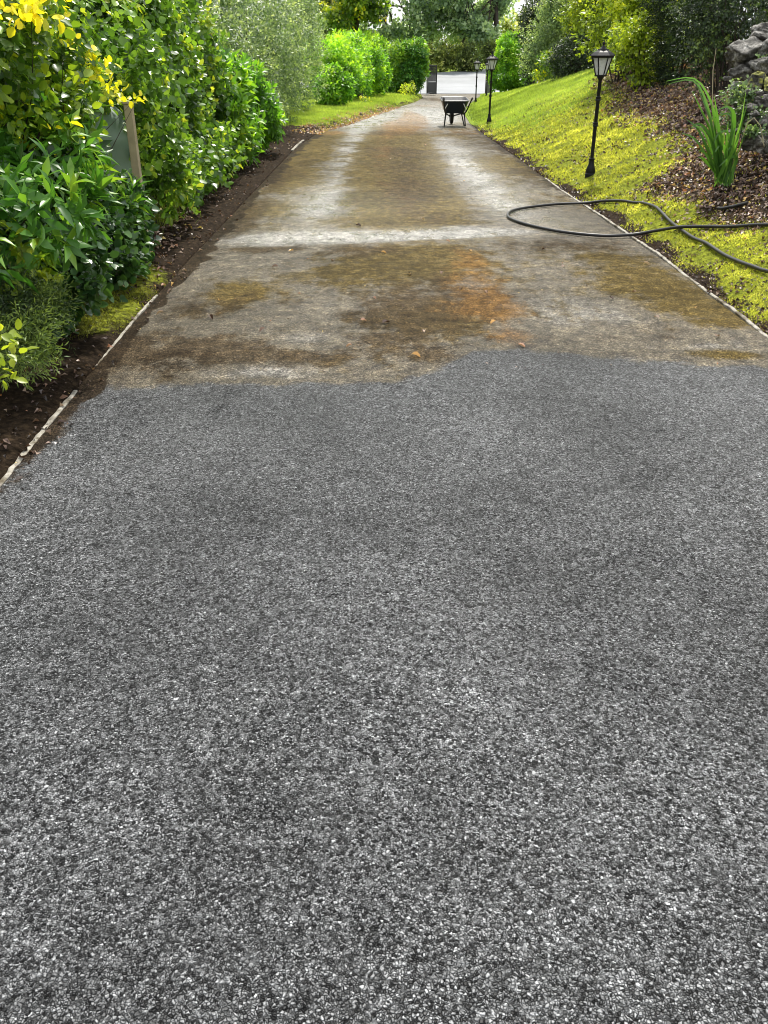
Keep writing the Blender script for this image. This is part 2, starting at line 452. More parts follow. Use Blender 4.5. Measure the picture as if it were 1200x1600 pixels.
# driveway
yd = np.concatenate([np.linspace(-3, .6, 8)[:-1], warp(.6, 64, 640, 2.0)]); sd = np.linspace(0, 1, 96)
SU, Y = np.meshgrid(sd, yd); X = xl(Y) + (xr(Y) - xl(Y)) * SU
crown = .012 * (1 - (2 * SU - 1) ** 2)
Zd = zb(Y) + crown + .006 * fbm(X, Y, .9, 2)
cb = [PB(*q) for q in ((120, 606), (300, 602), (480, 603), (620, 600), (690, 578), (745, 550), (820, 549), (900, 558), (1000, 566), (1199, 574))]
yb = np.interp(X, [q[0] for q in cb], [q[1] for q in cb])
att = {k: np.zeros_like(X) for k in ('pale', 'moss', 'brown', 'rust', 'soil', 'wet')}
att['clean'] = yb - Y
def blob(kind, px, py, rx, ry, st):
    c = PB(px, py); a = PB(px + rx, py); b0 = PB(px, py - ry); b1 = PB(px, py + ry)
    wx = abs(a[0] - c[0]); wy = np.where(Y > c[1], b0[1] - c[1], c[1] - b1[1])
    att[kind] += st * np.exp(-(((X - c[0]) / wx) ** 2 + ((Y - c[1]) / np.maximum(wy, .05)) ** 2))
for b in (
    # band between the washed edge and the pale strip
    ('brown', 330, 545, 90, 30, .8), ('brown', 200, 545, 60, 35, .8), ('brown', 470, 560, 90, 14, .6), ('brown', 620, 520, 110, 40, .75), ('brown', 330, 480, 110, 22, .5),
    ('brown', 690, 470, 130, 40, .6), ('brown', 420, 390, 90, 14, .5), ('brown', 900, 385, 110, 14, .55), ('brown', 560, 395, 60, 12, .6), ('brown', 690, 560, 50, 14, .6),
    ('moss', 375, 462, 55, 20, .8), ('moss', 690, 500, 110, 30, .7), ('moss', 1010, 440, 100, 30, .85), ('moss', 930, 400, 80, 18, .5), ('moss', 620, 410, 160, 26, .5), ('moss', 1130, 555, 60, 8, .9),
    ('moss', 1080, 480, 70, 28, .7), ('moss', 520, 440, 90, 20, .45), ('moss', 700, 420, 90, 30, .5), ('moss', 1150, 500, 60, 18, .5),
    ('rust', 755, 440, 70, 50, .45), ('rust', 600, 280, 26, 50, .4), ('rust', 770, 500, 60, 40, .45), ('rust', 660, 470, 80, 20, .2), ('moss', 610, 225, 30, 16, .8), ('moss', 620, 350, 90, 12, .5), ('rust', 640, 178, 14, 12, .7), ('rust', 610, 212, 40, 8, .5),
    ('rust', 735, 405, 30, 22, .6), ('rust', 775, 480, 45, 20, .8), ('rust', 805, 530, 40, 16, .75), ('rust', 725, 440, 40, 30, .4), ('rust', 690, 490, 40, 14, .35),
    ('pale', 560, 480, 90, 20, .4), ('pale', 900, 500, 120, 30, .45), ('pale', 400, 585, 110, 14, .75), ('pale', 860, 470, 90, 26, .4), ('pale', 480, 530, 80, 14, .45), ('pale', 470, 430, 90, 16, .4),
    ('pale', 920, 565, 200, 10, .4), ('pale', 1090, 545, 100, 10, .45),
    # the pale strip
    ('pale', 690, 364, 105, 10, 1.2), ('pale', 520, 372, 130, 9, .85), ('pale', 400, 374, 60, 12, .8), ('wet', 640, 368, 180, 12, .9), ('pale', 820, 364, 40, 5, .7), ('wet', 420, 376, 90, 8, .5),
    # beyond it: wheel tracks and olive strips
    ('moss', 640, 300, 70, 60, .9), ('moss', 610, 250, 60, 30, .8), ('rust', 600, 235, 30, 20, .45), ('rust', 645, 320, 40, 26, .35), ('moss', 650, 215, 80, 12, .6), ('moss', 450, 240, 30, 18, .6), ('rust', 640, 200, 40, 8, .6),
    ('moss', 600, 320, 50, 50, .5), ('moss', 590, 260, 40, 40, .8), ('brown', 640, 300, 55, 50, .7), ('moss', 690, 330, 50, 26, .5), ('moss', 410, 330, 40, 14, .6), ('moss', 450, 280, 40, 20, .7), ('moss', 480, 240, 35, 14, .9), ('moss', 800, 262, 50, 16, .8), ('moss', 640, 235, 40, 20, .8), ('brown', 600, 240, 90, 12, .5),
    ('pale', 520, 300, 25, 70, .6), ('pale', 480, 330, 40, 30, .65), ('pale', 760, 290, 28, 50, .75), ('pale', 830, 330, 60, 20, .45), ('pale', 545, 230, 25, 18, .5), ('pale', 720, 240, 30, 20, .6),
    ('wet', 800, 320, 80, 26, .7), ('wet', 740, 270, 60, 40, .8), ('wet', 480, 320, 60, 40, .7), ('wet', 570, 330, 120, 30, .5), ('wet', 850, 350, 60, 14, .6),
    ('brown', 790, 225, 45, 22, .8), ('brown', 830, 280, 40, 16, .6), ('brown', 870, 320, 50, 16, .5), ('brown', 420, 300, 30, 50, .6), ('brown', 380, 350, 30, 30, .7),
    ('brown', 620, 210, 120, 6, .6), ('moss', 500, 212, 30, 7, .9), ('rust', 700, 207, 40, 5, .4),
    ('pale', 560, 192, 40, 12, 1.5), ('pale', 600, 183, 30, 5, .8), ('wet', 600, 185, 60, 14, .8), ('wet', 560, 190, 45, 14, 1.), ('rust', 625, 196, 30, 9, 1.3), ('rust', 650, 186, 22, 8, 1.1), ('rust', 665, 166, 30, 3, .7), ('rust', 735, 205, 30, 8, .5),  # pale blobs here: wet sky gleam painted into the tarmac colour
    ('pale', 685, 183, 30, 13, 1.4), ('wet', 690, 180, 40, 18, 1.), ('pale', 640, 173, 40, 4, .8), ('wet', 660, 170, 60, 8, .9), ('pale', 705, 160, 14, 6, .7), ('brown', 680, 156, 18, 3, .7), ('rust', 690, 160, 14, 3, .6),  # pale blobs by the barrow: the same sky gleam, painted
    ('rust', 520, 208, 30, 4, .9), ('rust', 575, 182, 20, 2.5, .6),
): blob(*b)
for k in ('pale', 'wet'): att[k] *= .85
dl = (X - xl(Y)); dr = (xr(Y) - X)
nn = fbm(X, Y, 1.1, 6); nf = fbm(X, Y, 4.0, 7)
band = smooth(4.3, 4.7, Y + .2 * nn) * (1 - smooth(21, 24, Y))
near_soil = smooth(2.5, 4.0, Y) * (1 - smooth(4.3, 5.0, Y))
att['soil'] = np.clip((1.0 - (dl - .02) / (.07 + .10 * smooth(6, 9, Y)) + .8 * nf + .5 * nn) * band + .7 * np.exp(-(dl / .12) ** 2) * band, 0, 1.2) + near_soil * np.clip(.85 - dl / .22, 0, 1)
att['soil'] += .55 * np.exp(-(dr / .14) ** 2) * smooth(8, 14, Y + nn) * (1 - smooth(24, 28, Y)) + .5 * np.exp(-((dl - .45) / .3) ** 2) * np.exp(-((Y - 4.95) / .4) ** 2)
att['brown'] += near_soil * .8 * np.exp(-((dl - .3) / .25) ** 2) * np.exp(-((Y - 3.95) / .3) ** 2)
att['brown'] += .14 + .22 * nn; att['moss'] += .17 + .26 * smooth(8, 13, Y) * (1 - smooth(26, 30, Y)) + .2 * fbm(X, Y, .8, 31); att['pale'] += .12 + .2 * fbm(X, Y, 1.3, 33)
att['wet'] += .18 * smooth(4.4, 6, Y)
sp_ = [PB(*q) for q in ((345, 389), (450, 386), (560, 383), (650, 378), (740, 373), (800, 371))]
ylow = np.interp(X, [q[0] for q in sp_], [q[1] for q in sp_]) + .03 * nf
strip = smooth(ylow - .03, ylow + .05, Y) * (1 - smooth(ylow + .25, ylow + .95, Y)) * (.45 * smooth(-1.75, -1.4, X) + .55 * smooth(-.9, .1, X)) * (1 - smooth(1.0, 1.5, X))
att['pale'] += (.42 + .25 * fbm(X, Y, 2.2, 55)) * strip; att['wet'] += .25 * strip
for k in ('moss', 'brown'): att[k] *= 1 - .65 * strip
trk = (np.exp(-((X + .62 + .04 * nn) / .30) ** 2) + np.exp(-((X - 1.25 + .04 * nn) / .34) ** 2)) * smooth(9.6, 11, Y) * (1 - smooth(25, 30, Y))
trk = trk * np.clip(.75 + .7 * fbm(X, Y, .8, 56) + .5 * nf, 0, 1.3); att['pale'] += .26 * trk; att['wet'] += .2 * trk
for k in ('moss', 'brown'): att[k] *= 1 - .55 * trk
for k in ('brown', 'moss', 'rust', 'pale'): att[k] = np.clip(att[k], 0, 1.3)
att['wet'] = np.clip(att['wet'], 0, 1)
tag(sheet('driveway', X, Y, Zd, M['tarmac'], att), kind='structure')

# public road beyond the gates
rx, ry = np.meshgrid(np.linspace(-45, 60, 120), np.linspace(59.5, 77.5, 60))
rz = zb(ry) + .03 + .012 * fbm(rx, ry, .3, 12)
Zrd = np.where(ry < 63.9, -1, 0) * .0 + rz
ry = ry + 1.3 * np.clip(rx - 3.5, -5, 8) * smooth(62, 77, ry); Zrd = zb(ry) + .03 + .012 * fbm(rx, ry, .3, 12)
tag(sheet('road', rx, ry, Zrd, M['road']), kind='structure')


# ------------------------------------------------------------------ leaves
def unit(a): return a / np.maximum(np.linalg.norm(a, axis=-1, keepdims=True), 1e-9)


TEMPL = {
    'quad': (np.array([(0, 0, 0), (-.5, .5, .06), (0, 1, -.06), (.5, .5, .06)]), np.array([(0, 3, 2, 1)])),
    'oval': (np.array([(0, 0, 0), (-.5, .45, .10), (0, .5, 0), (.5, .45, .10), (0, 1, -.12)]), np.array([(0, 2, 1, 1), (0, 3, 2, 2), (1, 2, 4, 4), (2, 3, 4, 4)])),
    'round': (np.array([(0, 0, 0), (-.36, .18, .06), (-.5, .52, .08), (-.28, .84, .0), (0, 1, -.10), (.28, .84, .0), (.5, .52, .08), (.36, .18, .06), (0, .5, -.02)]),
              np.array([(0, 8, 2, 1), (8, 4, 3, 2), (0, 7, 6, 8), (8, 6, 5, 4)])),
    'long': (np.array([(0, 0, 0), (-.36, .25, .05), (-.5, .55, .03), (0, 1, -.16), (.5, .55, .03), (.36, .25, .05), (0, .28, 0), (0, .58, -.03)]),
             np.array([(0, 6, 1, 1), (0, 5, 6, 6), (1, 6, 7, 2), (6, 5, 4, 7), (2, 7, 3, 3), (7, 4, 3, 3)])),
    'blade': (np.array([(-.5, 0, 0), (.5, 0, 0), (0, 1, .12)]), np.array([(0, 1, 2)])),
}


def leaf_arrays(C, A, N, L, W, templ, curl=1.):
    tv, tf = TEMPL[templ]
    A = unit(A); B = unit(np.cross(A, N)); N = np.cross(B, A)
    cz = (curl * (.4 + 1.4 * rng.random(len(C))))[:, None, None]
    V = C[:, None] + B[:, None] * (tv[None, :, 0:1] * W[:, None, None]) + A[:, None] * (tv[None, :, 1:2] * L[:, None, None]) + N[:, None] * (tv[None, :, 2:3] * L[:, None, None] * cz)
    # split degenerate quads into tris
    tris = []
    for f in tf:
        if len(f) == 3: tris.append(tuple(f))
        elif f[2] == f[3]: tris.append((f[0], f[1], f[2]))
        else: tris += [(f[0], f[1], f[2]), (f[0], f[2], f[3])]
    tris = np.array(tris)
    k = len(tv)
    Fc = (tris[None] + (np.arange(len(C)) * k)[:, None, None]).reshape(-1, 3)
    return V.reshape(-1, 3), Fc, k


CAMP = np.array([0, 0, CAMH])


def foliage(name, parent, lumps, n, size, mat, templ='oval', depth=.35, per=6, spread=.5, up=.35, tint=(.5, .28), topb=.0, rough=.22, zmax=None, spikes=0, light=0.):
    lumps = np.asarray(lumps, float); k = len(lumps)
    area = lumps[:, 3] * lumps[:, 4] + lumps[:, 4] * lumps[:, 5] + lumps[:, 3] * lumps[:, 5]
    m = int(n / per * 2.2)
    li = rng.choice(k, m, p=area / area.sum()); u = unit(rng.normal(size=(m, 3)))
    c = lumps[li, :3]; r = lumps[li, 3:]
    rad = 1 - depth * rng.random(m) ** 1.6
    w = c + u * r
    rad = rad * (1 + rough * vnoise(w / max(.25, r.mean() * .45), 3) + rough * .6 * vnoise(w / max(.12, r.mean() * .18), 5))
    p = c + u * r * rad[:, None]
    nr = np.full(m, 9.)
    for q in lumps: nr = np.minimum(nr, np.linalg.norm((p - q[:3]) / q[3:], axis=1))
    keep = nr > 1 - depth * 1.25
    keep &= p[:, 2] > H(p[:, 0], p[:, 1]) + .03
    nrm = unit(u / r); tocam = unit(CAMP - p)
    keep &= ((nrm * tocam).sum(1) > -.25) | (rng.random(m) < .3)
    vis = CAMH + .06 * p[:, 1] + .8
    keep &= (p[:, 2] < vis) | (rng.random(m) < .4)
    p, nrm = p[keep][:int(n / per)], nrm[keep][:int(n / per)]
    ax = unit(nrm + rng.normal(size=p.shape) * .55 + np.array([0, 0, up]))
    if spikes:
        top = lumps[rng.choice(k, spikes)]
        a = rng.random(spikes) * 6.28; rr = np.sqrt(rng.random(spikes)) * .75
        sp_ = np.stack([top[:, 0] + np.cos(a) * rr * top[:, 3], top[:, 1] + np.sin(a) * rr * top[:, 4], top[:, 2] + top[:, 5] * np.sqrt(1 - rr ** 2) * (.95 + .12 * rng.random(spikes))], -1)
        p = np.concatenate([p, sp_]); nrm = np.concatenate([nrm, np.tile([0, 0, 1.], (spikes, 1))]); ax = np.concatenate([ax, unit(rng.normal(size=(spikes, 3)) * .22 + np.array([0, 0, 1.]))])
    ns = len(p)
    e1 = unit(np.cross(ax, rng.normal(size=ax.shape))); e2 = np.cross(ax, e1)
    L0, W0 = size
    big = np.where(p[:, 2] > CAMH + .06 * p[:, 1] + .8, 1.5, 1.)
    sprig_t = rng.normal(tint[0], tint[1] * .7, ns)
    lum = smooth(-.6, .6, vnoise(p * (.9 / max(.4, np.mean(r))) * 1.6, 17)) - .5
    Cs, As, Ns, Ls, Ts = [], [], [], [], []
    for j in range(per):
        ph = j * 2.4 + rng.random(ns) * .8
        side = e1 * np.cos(ph)[:, None] + e2 * np.sin(ph)[:, None]
        f = j / max(1, per - 1)
        Cs.append(p + ax * (L0 * spread * j - L0 * spread * per * .5)[None] if np.ndim(L0) else p + ax * (L0 * spread * (j - per * .5)) + side * L0 * .08)
        As.append(side * (1.15 - .6 * f) + ax * (.35 + .7 * f) + rng.normal(size=p.shape) * .22 - np.array([0, 0, .12]))
        Ns.append(ax * .8 + np.array([0, 0, .5]) + nrm * .4 + rng.normal(size=p.shape) * .3)
        Ls.append(L0 * big * (.65 + .6 * rng.random(ns)))
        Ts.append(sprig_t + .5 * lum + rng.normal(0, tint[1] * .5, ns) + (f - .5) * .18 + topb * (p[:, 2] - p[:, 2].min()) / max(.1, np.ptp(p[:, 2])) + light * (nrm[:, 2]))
    C_, A_, N_, L_, T_ = map(np.concatenate, (Cs, As, Ns, Ls, Ts))
    W_ = L_ * (W0 / L0) * (.8 + .4 * rng.random(len(L_)))
    V, Fc, kk = leaf_arrays(C_, A_, N_, L_, W_, templ)
    return mesh_np(name, V, Fc, mat, parent, {'tint': np.repeat(np.clip(T_, 0, 1), kk)}, templ in ('round', 'long', 'oval'))


def limbs(name, parent, base, lumps, mat, r0=.03, n=8, spread=.12, trunk=0.):
    mb = MB(); base = Vector(base)
    lumps = list(lumps)
    if trunk:
        top = base + Vector((random.uniform(-.06, .06) * trunk, random.uniform(-.06, .06) * trunk, trunk))
        mid = base.lerp(top, .5) + Vector((random.uniform(-.03, .03), random.uniform(-.03, .03), 0)) * trunk
        mb.tube([base - Vector((0, 0, .1)), base + Vector((0, 0, .08 * trunk)), mid, top], [r0 * 1.5, r0 * 1.05, r0 * .8, r0 * .6], 9)
    for i in range(n):
        l = lumps[i % len(lumps)]
        e = Vector((l[0] + random.uniform(-.5, .5) * l[3], l[1] + random.uniform(-.5, .5) * l[4], l[2] + random.uniform(-.2, .6) * l[5]))
        b = base + Vector((random.uniform(-1, 1), random.uniform(-1, 1), 0)) * spread if not trunk else base.lerp(top, random.uniform(.45, 1.))
        if not trunk: b.z = float(H(b.x, b.y)) - .05
        m1 = b.lerp(e, .35) + Vector((random.uniform(-.1, .1), random.uniform(-.1, .1), .18)) * (e - b).length * .5
        m2 = b.lerp(e, .7) + Vector((random.uniform(-.1, .1), random.uniform(-.1, .1), .08)) * (e - b).length * .5
        rr = r0 * (.7 if not trunk else .45)
        mb.tube([b, m1, m2, e], [rr, rr * .7, rr * .45, rr * .15], 6)
        for _ in range(2):
            q = m1.lerp(m2, random.random()); e2 = q + Vector((random.uniform(-1, 1) * l[3], random.uniform(-1, 1) * l[4], random.uniform(0, 1) * l[5])) * .6
            mb.tube([q, q.lerp(e2, .5) + Vector((0, 0, .05)), e2], [rr * .4, rr * .28, rr * .08], 5)
    return mb.build(name, mat, parent, True, True)


def lumpset(c, r, n, k=.55, seed=0):
    g = np.random.default_rng(seed); out = [(*c, r[0] * .78, r[1] * .78, r[2] * .82)]
    for i in range(n):
        u = unit(g.normal(size=3)); s = k * (.7 + .5 * g.random())
        out.append((c[0] + u[0] * r[0] * .62, c[1] + u[1] * r[1] * .62, c[2] + u[2] * r[2] * .62, r[0] * s, r[1] * s, r[2] * s))
    return out


def shrub(name, label, cat, lumps, n, size, mat, bark='bark', group=None, r0=.03, nl=8, crown='foliage', stem='stems', trunk=0., base=None, **kw):
    l = np.asarray(lumps, float)
    if base is None:
        base = [float(np.average(l[:, 0])), float(np.average(l[:, 1]))]
    bz = float(H(base[0], base[1]))
    o = empty(name, (base[0], base[1], bz), label, cat, group)
    foliage(crown, o, lumps, n, size, M[mat], **kw)
    limbs(stem, o, (base[0], base[1], bz), lumps, M[bark], r0, nl, .15, trunk)
    return o


def LP(px, py, D, *r): return (*at(px, py, D), *r)


# ---- left hedge, front to back
shrub('broadleaf_shrub', 'tall yellow-green broadleaf shrub at the near end of the left hedge', 'shrub',
      lumpset((-2.75, 5.3, 2.1), (.85, 1.35, 1.1), 9, .5, 1) + lumpset((-2.75, 6.6, 1.6), (.72, .8, .8), 6, .5, 2) + [(-2.6, 4.2, 1.9, .7, .6, .8), (-2.5, 6.6, 1.3, .45, .5, .4), (-2.1, 6.3, 1.28, .2, .5, .2)],
      17000, (.068, .048), 'yellow', templ='round', base=(-3.0, 5.6), r0=.035, nl=22, tint=(.36, .3), depth=.5)
shrub('rhododendron', 'dark glossy shrub with long pointed leaves low at the near left edge', 'shrub',
      lumpset((-2.6, 5.05, .95), (.62, .85, .42), 7, .5, 3) + [(-2.28, 6.1, 1.02, .4, .5, .28), LP(170, 315, 6.9, .2, .3, .10), LP(60, 330, 4.9, .3, .4, .25), LP(205, 320, 7.1, .08, .2, .08), (-2.4, 4.3, .85, .5, .5, .35)],
      4800, (.135, .042), 'laurel', templ='long', base=(-2.8, 5.2), per=7, spread=.12, r0=.02, nl=14, tint=(.55, .2), depth=.4)
shrub('ivy', 'dark ivy mound with small lobed leaves under the long-leaved shrub', 'ivy',
      lumpset((-2.48, 6.0, .5), (.46, .8, .42), 7, .55, 4) + [(-2.42, 6.9, .55, .40, .6, .45), (-2.45, 5.2, .42, .42, .5, .34), (-2.3, 6.5, .75, .3, .5, .28), LP(170, 345, 6.9, .27, .4, .3), LP(150, 395, 6.4, .28, .35, .28), LP(85, 430, 5.4, .3, .35, .3), LP(188, 400, 7.0, .17, .3, .2), LP(205, 335, 7.25, .14, .2, .22), LP(215, 385, 7.4, .10, .2, .12)],
      15000, (.06, .05), 'ivy', templ='round', base=(-2.85, 6.0), r0=.012, nl=10, tint=(.5, .28), depth=.4)
shrub('yew', 'small dark needled evergreen at the bottom of the left hedge by the kerb', 'shrub',
      lumpset(at(25, 500, 4.35), (.26, .4, .26), 6, .55, 5) + [LP(48, 475, 4.5, .14, .2, .08), LP(30, 545, 4.1, .14, .2, .1)], 10000, (.035, .007), 'conifer', templ='quad', base=(-2.55, 4.4), per=14, spread=.35, r0=.012, nl=10, tint=(.78, .25))
shrub('beech_sapling', 'low spray of bright yellow-green leaves reaching over the bare soil', 'shrub',
      [LP(22, 585, 3.7, .06, .1, .03), LP(5, 560, 3.75, .08, .1, .05), LP(62, 425, 4.6, .05, .1, .04), LP(15, 385, 4.4, .1, .12, .09), LP(5, 440, 4.3, .08, .12, .08), LP(12, 520, 3.9, .07, .1, .05)],
      110, (.055, .036), 'limey', templ='round', base=(-2.35, 4.2), per=3, spread=.5, r0=.007, nl=8, tint=(.45, .2), depth=.8)
shrub('golden_shrub', 'slender shrub with a cluster of golden yellow leaves above the green tank', 'shrub',
      [LP(205, 155, 7.1, .10, .14, .035), LP(178, 140, 7.0, .14, .2, .08), LP(150, 110, 6.8, .16, .2, .10), LP(135, 215, 6.9, .07, .1, .05), LP(135, 85, 6.6, .09, .1, .06), LP(52, 12, 5.2, .16, .3, .13), LP(100, 60, 6.0, .08, .1, .05)],
      200, (.055, .040), 'gold', templ='round', base=(-2.7, 6.8), per=2, spread=.6, r0=.010, nl=10, tint=(.28, .25), depth=.9)
HZ = []
HZ += [(-2.2, 9.2, .5, .3, .5, .36), (-2.22, 10.3, .48, .32, .6, .36), (-2.24, 11.4, .48, .32, .6, .38), (-2.28, 12.6, .48, .32, .7, .4), (-2.3, 13.8, .5, .32, .7, .42), LP(250, 230, 8.6, .24, .3, .3), LP(248, 170, 8.6, .22, .3, .28), LP(265, 275, 8.9, .26, .35, .2), LP(222, 225, 8.1, .06, .15, .28), (-2.75, 7.5, 1.2, .45, .4, .6), LP(150, 120, 8.0, .4, .4, .22), LP(235, 110, 8.2, .3, .3, .3)]
for i in range(6): HZ += lumpset((-2.95 + .08 * random.uniform(-1, 1), 8.6 + i * .95, 1.55 + .15 * random.uniform(-1, 1)), (.75, .8, 1.45), 6, .5, 20 + i)
shrub('hazel_hedge', 'rounded-leaf hazel hedge standing over the soil strip on the left', 'hedge', HZ, 36000, (.075, .06), 'hazel', templ='round', base=(-3.1, 11), r0=.03, nl=40, tint=(.4, .3), depth=.42, spread=.4)
LB = lumpset((-2.55, 14.6, .85), (.62, 1.0, .85), 8, .5, 31) + lumpset((-2.45, 16.6, .75), (.6, 1.0, .75), 8, .5, 32)
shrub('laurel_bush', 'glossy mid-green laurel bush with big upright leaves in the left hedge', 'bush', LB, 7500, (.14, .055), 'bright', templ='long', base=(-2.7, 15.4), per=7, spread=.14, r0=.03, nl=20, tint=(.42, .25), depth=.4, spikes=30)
GH = []
for i in range(9): GH += lumpset((-3.4 + .11 * i, 13.6 + i * 2.0, 1.75), (1.0, 1.4, 2.0), 7, .5, 40 + i)
shrub('holly_hedge', 'tall grey-green small-leaved hedge behind the laurel bush', 'hedge', GH, 62000, (.075, .038), 'grey', templ='oval', base=(-3.3, 20), r0=.04, nl=40, tint=(.5, .28), depth=.35)
shrub('laurel_bush', 'small light green laurel bush at the foot of the grey-green hedge beside the lawn', 'bush',
      lumpset((-1.72, 32, .6), (.62, .9, .78), 8, .5, 51), 6500, (.14, .06), 'bright', templ='long', base=(-1.75, 32), per=6, spread=.15, r0=.03, nl=14, tint=(.5, .25), topb=.15)
LH = []
for i in range(5): LH += lumpset((-1.85 + .3 * i, 35.6 + i * 2.2, .85 + .1 * i), (.95, 1.6, 1.3 + .06 * i), 9, .5, 60 + i)
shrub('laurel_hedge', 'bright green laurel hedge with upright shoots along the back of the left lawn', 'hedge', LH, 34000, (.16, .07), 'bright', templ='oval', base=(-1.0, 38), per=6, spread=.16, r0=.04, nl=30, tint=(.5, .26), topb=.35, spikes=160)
shrub('laurel_bush', 'big rounded dark green laurel bush beside the open left gate', 'bush',
      lumpset((1.25, 51, .85), (1.3, 1.4, 1.4), 9, .5, 71), 15000, (.17, .075), 'laurel', templ='oval', base=(1.2, 51), per=6, spread=.16, r0=.04, nl=16, tint=(.5, .24), topb=.35, spikes=70)
shrub('flowering_plant', 'small pale flowered plant on the lawn at the foot of the dark laurel', 'plant',
      [(1.1, 46.5, .12, .35, .3, .28), (1.35, 46.7, .3, .22, .2, .2)], 420, (.08, .05), 'limey', base=(1.15, 46.6), per=5, r0=.012, nl=8, tint=(.75, .3))
shrub('flowering_plant', 'tiny yellowish plant on the lawn in front of the bright laurel hedge', 'plant',
      [(-.72, 34.6, .12, .24, .2, .17)], 150, (.06, .04), 'yellow', base=(-.72, 34.6), per=4, r0=.012, nl=6, tint=(.75, .3))
# tree rising behind the laurel hedge
tb = at(563, 60, 44)
shrub('yellowing_tree', 'dark-trunked tree with yellowing leaves rising behind the bright laurel hedge', 'tree',
      lumpset((-1.25, 45, 4.6), (1.5, 1.6, 1.8), 10, .45, 81) + [(-2.2, 45, 3.1, .9, .9, .6), (-.4, 45, 3.5, .6, .7, .6)], 9000, (.17, .12), 'yellow', base=(-1.3, 45.5), trunk=4.2, r0=.16, nl=18, crown='crown', stem='trunk', tint=(.4, .3), depth=.7)


# ------------------------------------------------------------------ background trees and right-hand shrubs
def tree(name, label, px, D, h, w, n, mat, seed, size=(.36, .24), group='trees across the road', low=.22, r0=.22, **kw):
    x = (px - 600) / F * (D * cp)
    z0 = float(H(x, D)); g = np.random.default_rng(seed); l = []
    for i in range(16):
        a = g.random() * 6.28; f = g.random(); zz = low + (1 - low) * f
        rr = w * (.35 + .6 * math.sin(math.pi * min(1, .25 + f * .75))) * g.random() ** .6
        s = w * (.24 + .16 * g.random())
        l.append((x + math.cos(a) * rr, D + math.sin(a) * rr, z0 + h * zz, s * 1.15, s * 1.15, s * .8))
    return shrub(name, label, 'tree', l, n, size, mat, base=(x, D), trunk=h * .8, r0=r0, nl=22, crown='crown', stem='trunk', group=group, depth=.8, rough=.35, **kw)


tree('broadleaf_tree', 'blue-green broadleaf tree across the road, above the dark rounded laurel', 600, 84, 10, 3.6, 5200, 'tree', 101, tint=(.5, .3))
tree('broadleaf_tree', 'blue-green broadleaf tree across the road, straight above the open gateway', 672, 86, 11, 3.4, 5200, 'tree', 102, tint=(.55, .3))
tree('broadleaf_tree', 'dense blue-green tree across the road, above the wheelbarrow', 722, 84, 10, 3.2, 5200, 'tree', 103, tint=(.45, .3))
tree('broadleaf_tree', 'blue-green tree across the road, just left of the white gap of sky', 772, 85, 8.6, 2.4, 5500, 'tree', 104, tint=(.6, .3))
tree('broadleaf_tree', 'far green tree showing between the yellowing tree and the tall grey-green hedge', 520, 82, 11, 4.0, 7000, 'treeolive', 105, tint=(.4, .3))
tree('broadleaf_tree', 'low olive tree across the road under the white gap of sky', 815, 92, 4.2, 2.6, 4500, 'treeolive', 106, tint=(.6, .3))
tree('broadleaf_tree', 'tall olive tree across the road, right of the white gap of sky', 868, 90, 10, 2.6, 6000, 'treeolive', 107, tint=(.6, .3))
for i, (px, D, lab) in enumerate(((640, 80.5, 'olive shrub on the far roadside behind the left gate'), (690, 81, 'yellow-green shrub on the far roadside in the middle of the gateway'),
                                  (735, 80.5, 'olive shrub on the far roadside behind the second lamp post'), (778, 81, 'dim olive shrub on the far roadside behind the bright right laurel'))):
    x = (px - 600) / F * (D * cp); z = float(H(x, D))
    shrub('roadside_shrub', lab, 'shrub', lumpset((x, D, z + 1.1), (1.7, 1.1, 1.35), 9, .5, 120 + i), 3600, (.2, .13), 'treeolive', group='shrubs on the far roadside', base=(x, D), tint=((.45, .65, .4, .3)[i], .32), depth=.7, r0=.05, nl=12)
# a far wood closing the view
lw = []
g = np.random.default_rng(5)
for i in range(46):
    x = -70 + i * 3.3 + g.normal() * 1.0
    if 17.5 < x < 24.5: continue
    lw.append((x, 112 + g.normal() * 5, 2.2 + g.random() * 2, 3.6, 3.2, 2.4 + 1.2 * g.random()))
    lw.append((x, 106 + g.normal() * 3, 1.6, 3.0, 2.6, 2.4))
for i in range(6): lw.append((15 + i * 2, 118, 1.8, 2, 2, 2.1))
o = foliage('woods', None, lw, 26000, (.55, .4), M['tree'], per=5, depth=.7, tint=(.3, .3)); tag(o, kind='stuff')

RX_ = lambda px, D: (px - 600) / F * (D * cp)
def rshrub(name, label, cat, px, D, w, z0, z1, n, size, mat, seed, nl=8, dy=None, **kw):
    x = RX_(px, D); rz = (z1 - z0) / 2
    return shrub(name, label, cat, lumpset((x, D, z0 + rz), (w, dy or w, rz), kw.pop('lumps', 9), .5, seed), n, size, mat, base=(x, D), nl=nl, **kw)


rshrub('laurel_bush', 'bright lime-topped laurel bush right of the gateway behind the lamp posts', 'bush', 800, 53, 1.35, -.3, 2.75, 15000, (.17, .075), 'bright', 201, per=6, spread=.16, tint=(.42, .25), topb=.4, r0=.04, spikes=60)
rshrub('holly_tree', 'dark narrow holly on the bank next to the bright right laurel', 'tree', 838, 44, .85, .3, 4.2, 9000, (.12, .07), 'dark', 202, trunk=2.2, r0=.08, crown='crown', stem='trunk', tint=(.55, .3), depth=.5)
rshrub('olive_shrub', 'wide pale olive shrub with a loose top on the right bank', 'shrub', 882, 40, 1.7, .5, 4.2, 17000, (.12, .06), 'grey', 203, r0=.05, tint=(.62, .3), depth=.55, nl=16)
rshrub('spindly_shrub', 'spindly shrub with yellowish leaves under the pale olive shrub', 'shrub', 862, 37, .8, .5, 1.9, 2800, (.10, .06), 'yellow', 204, r0=.03, tint=(.4, .3), depth=.7, nl=14)
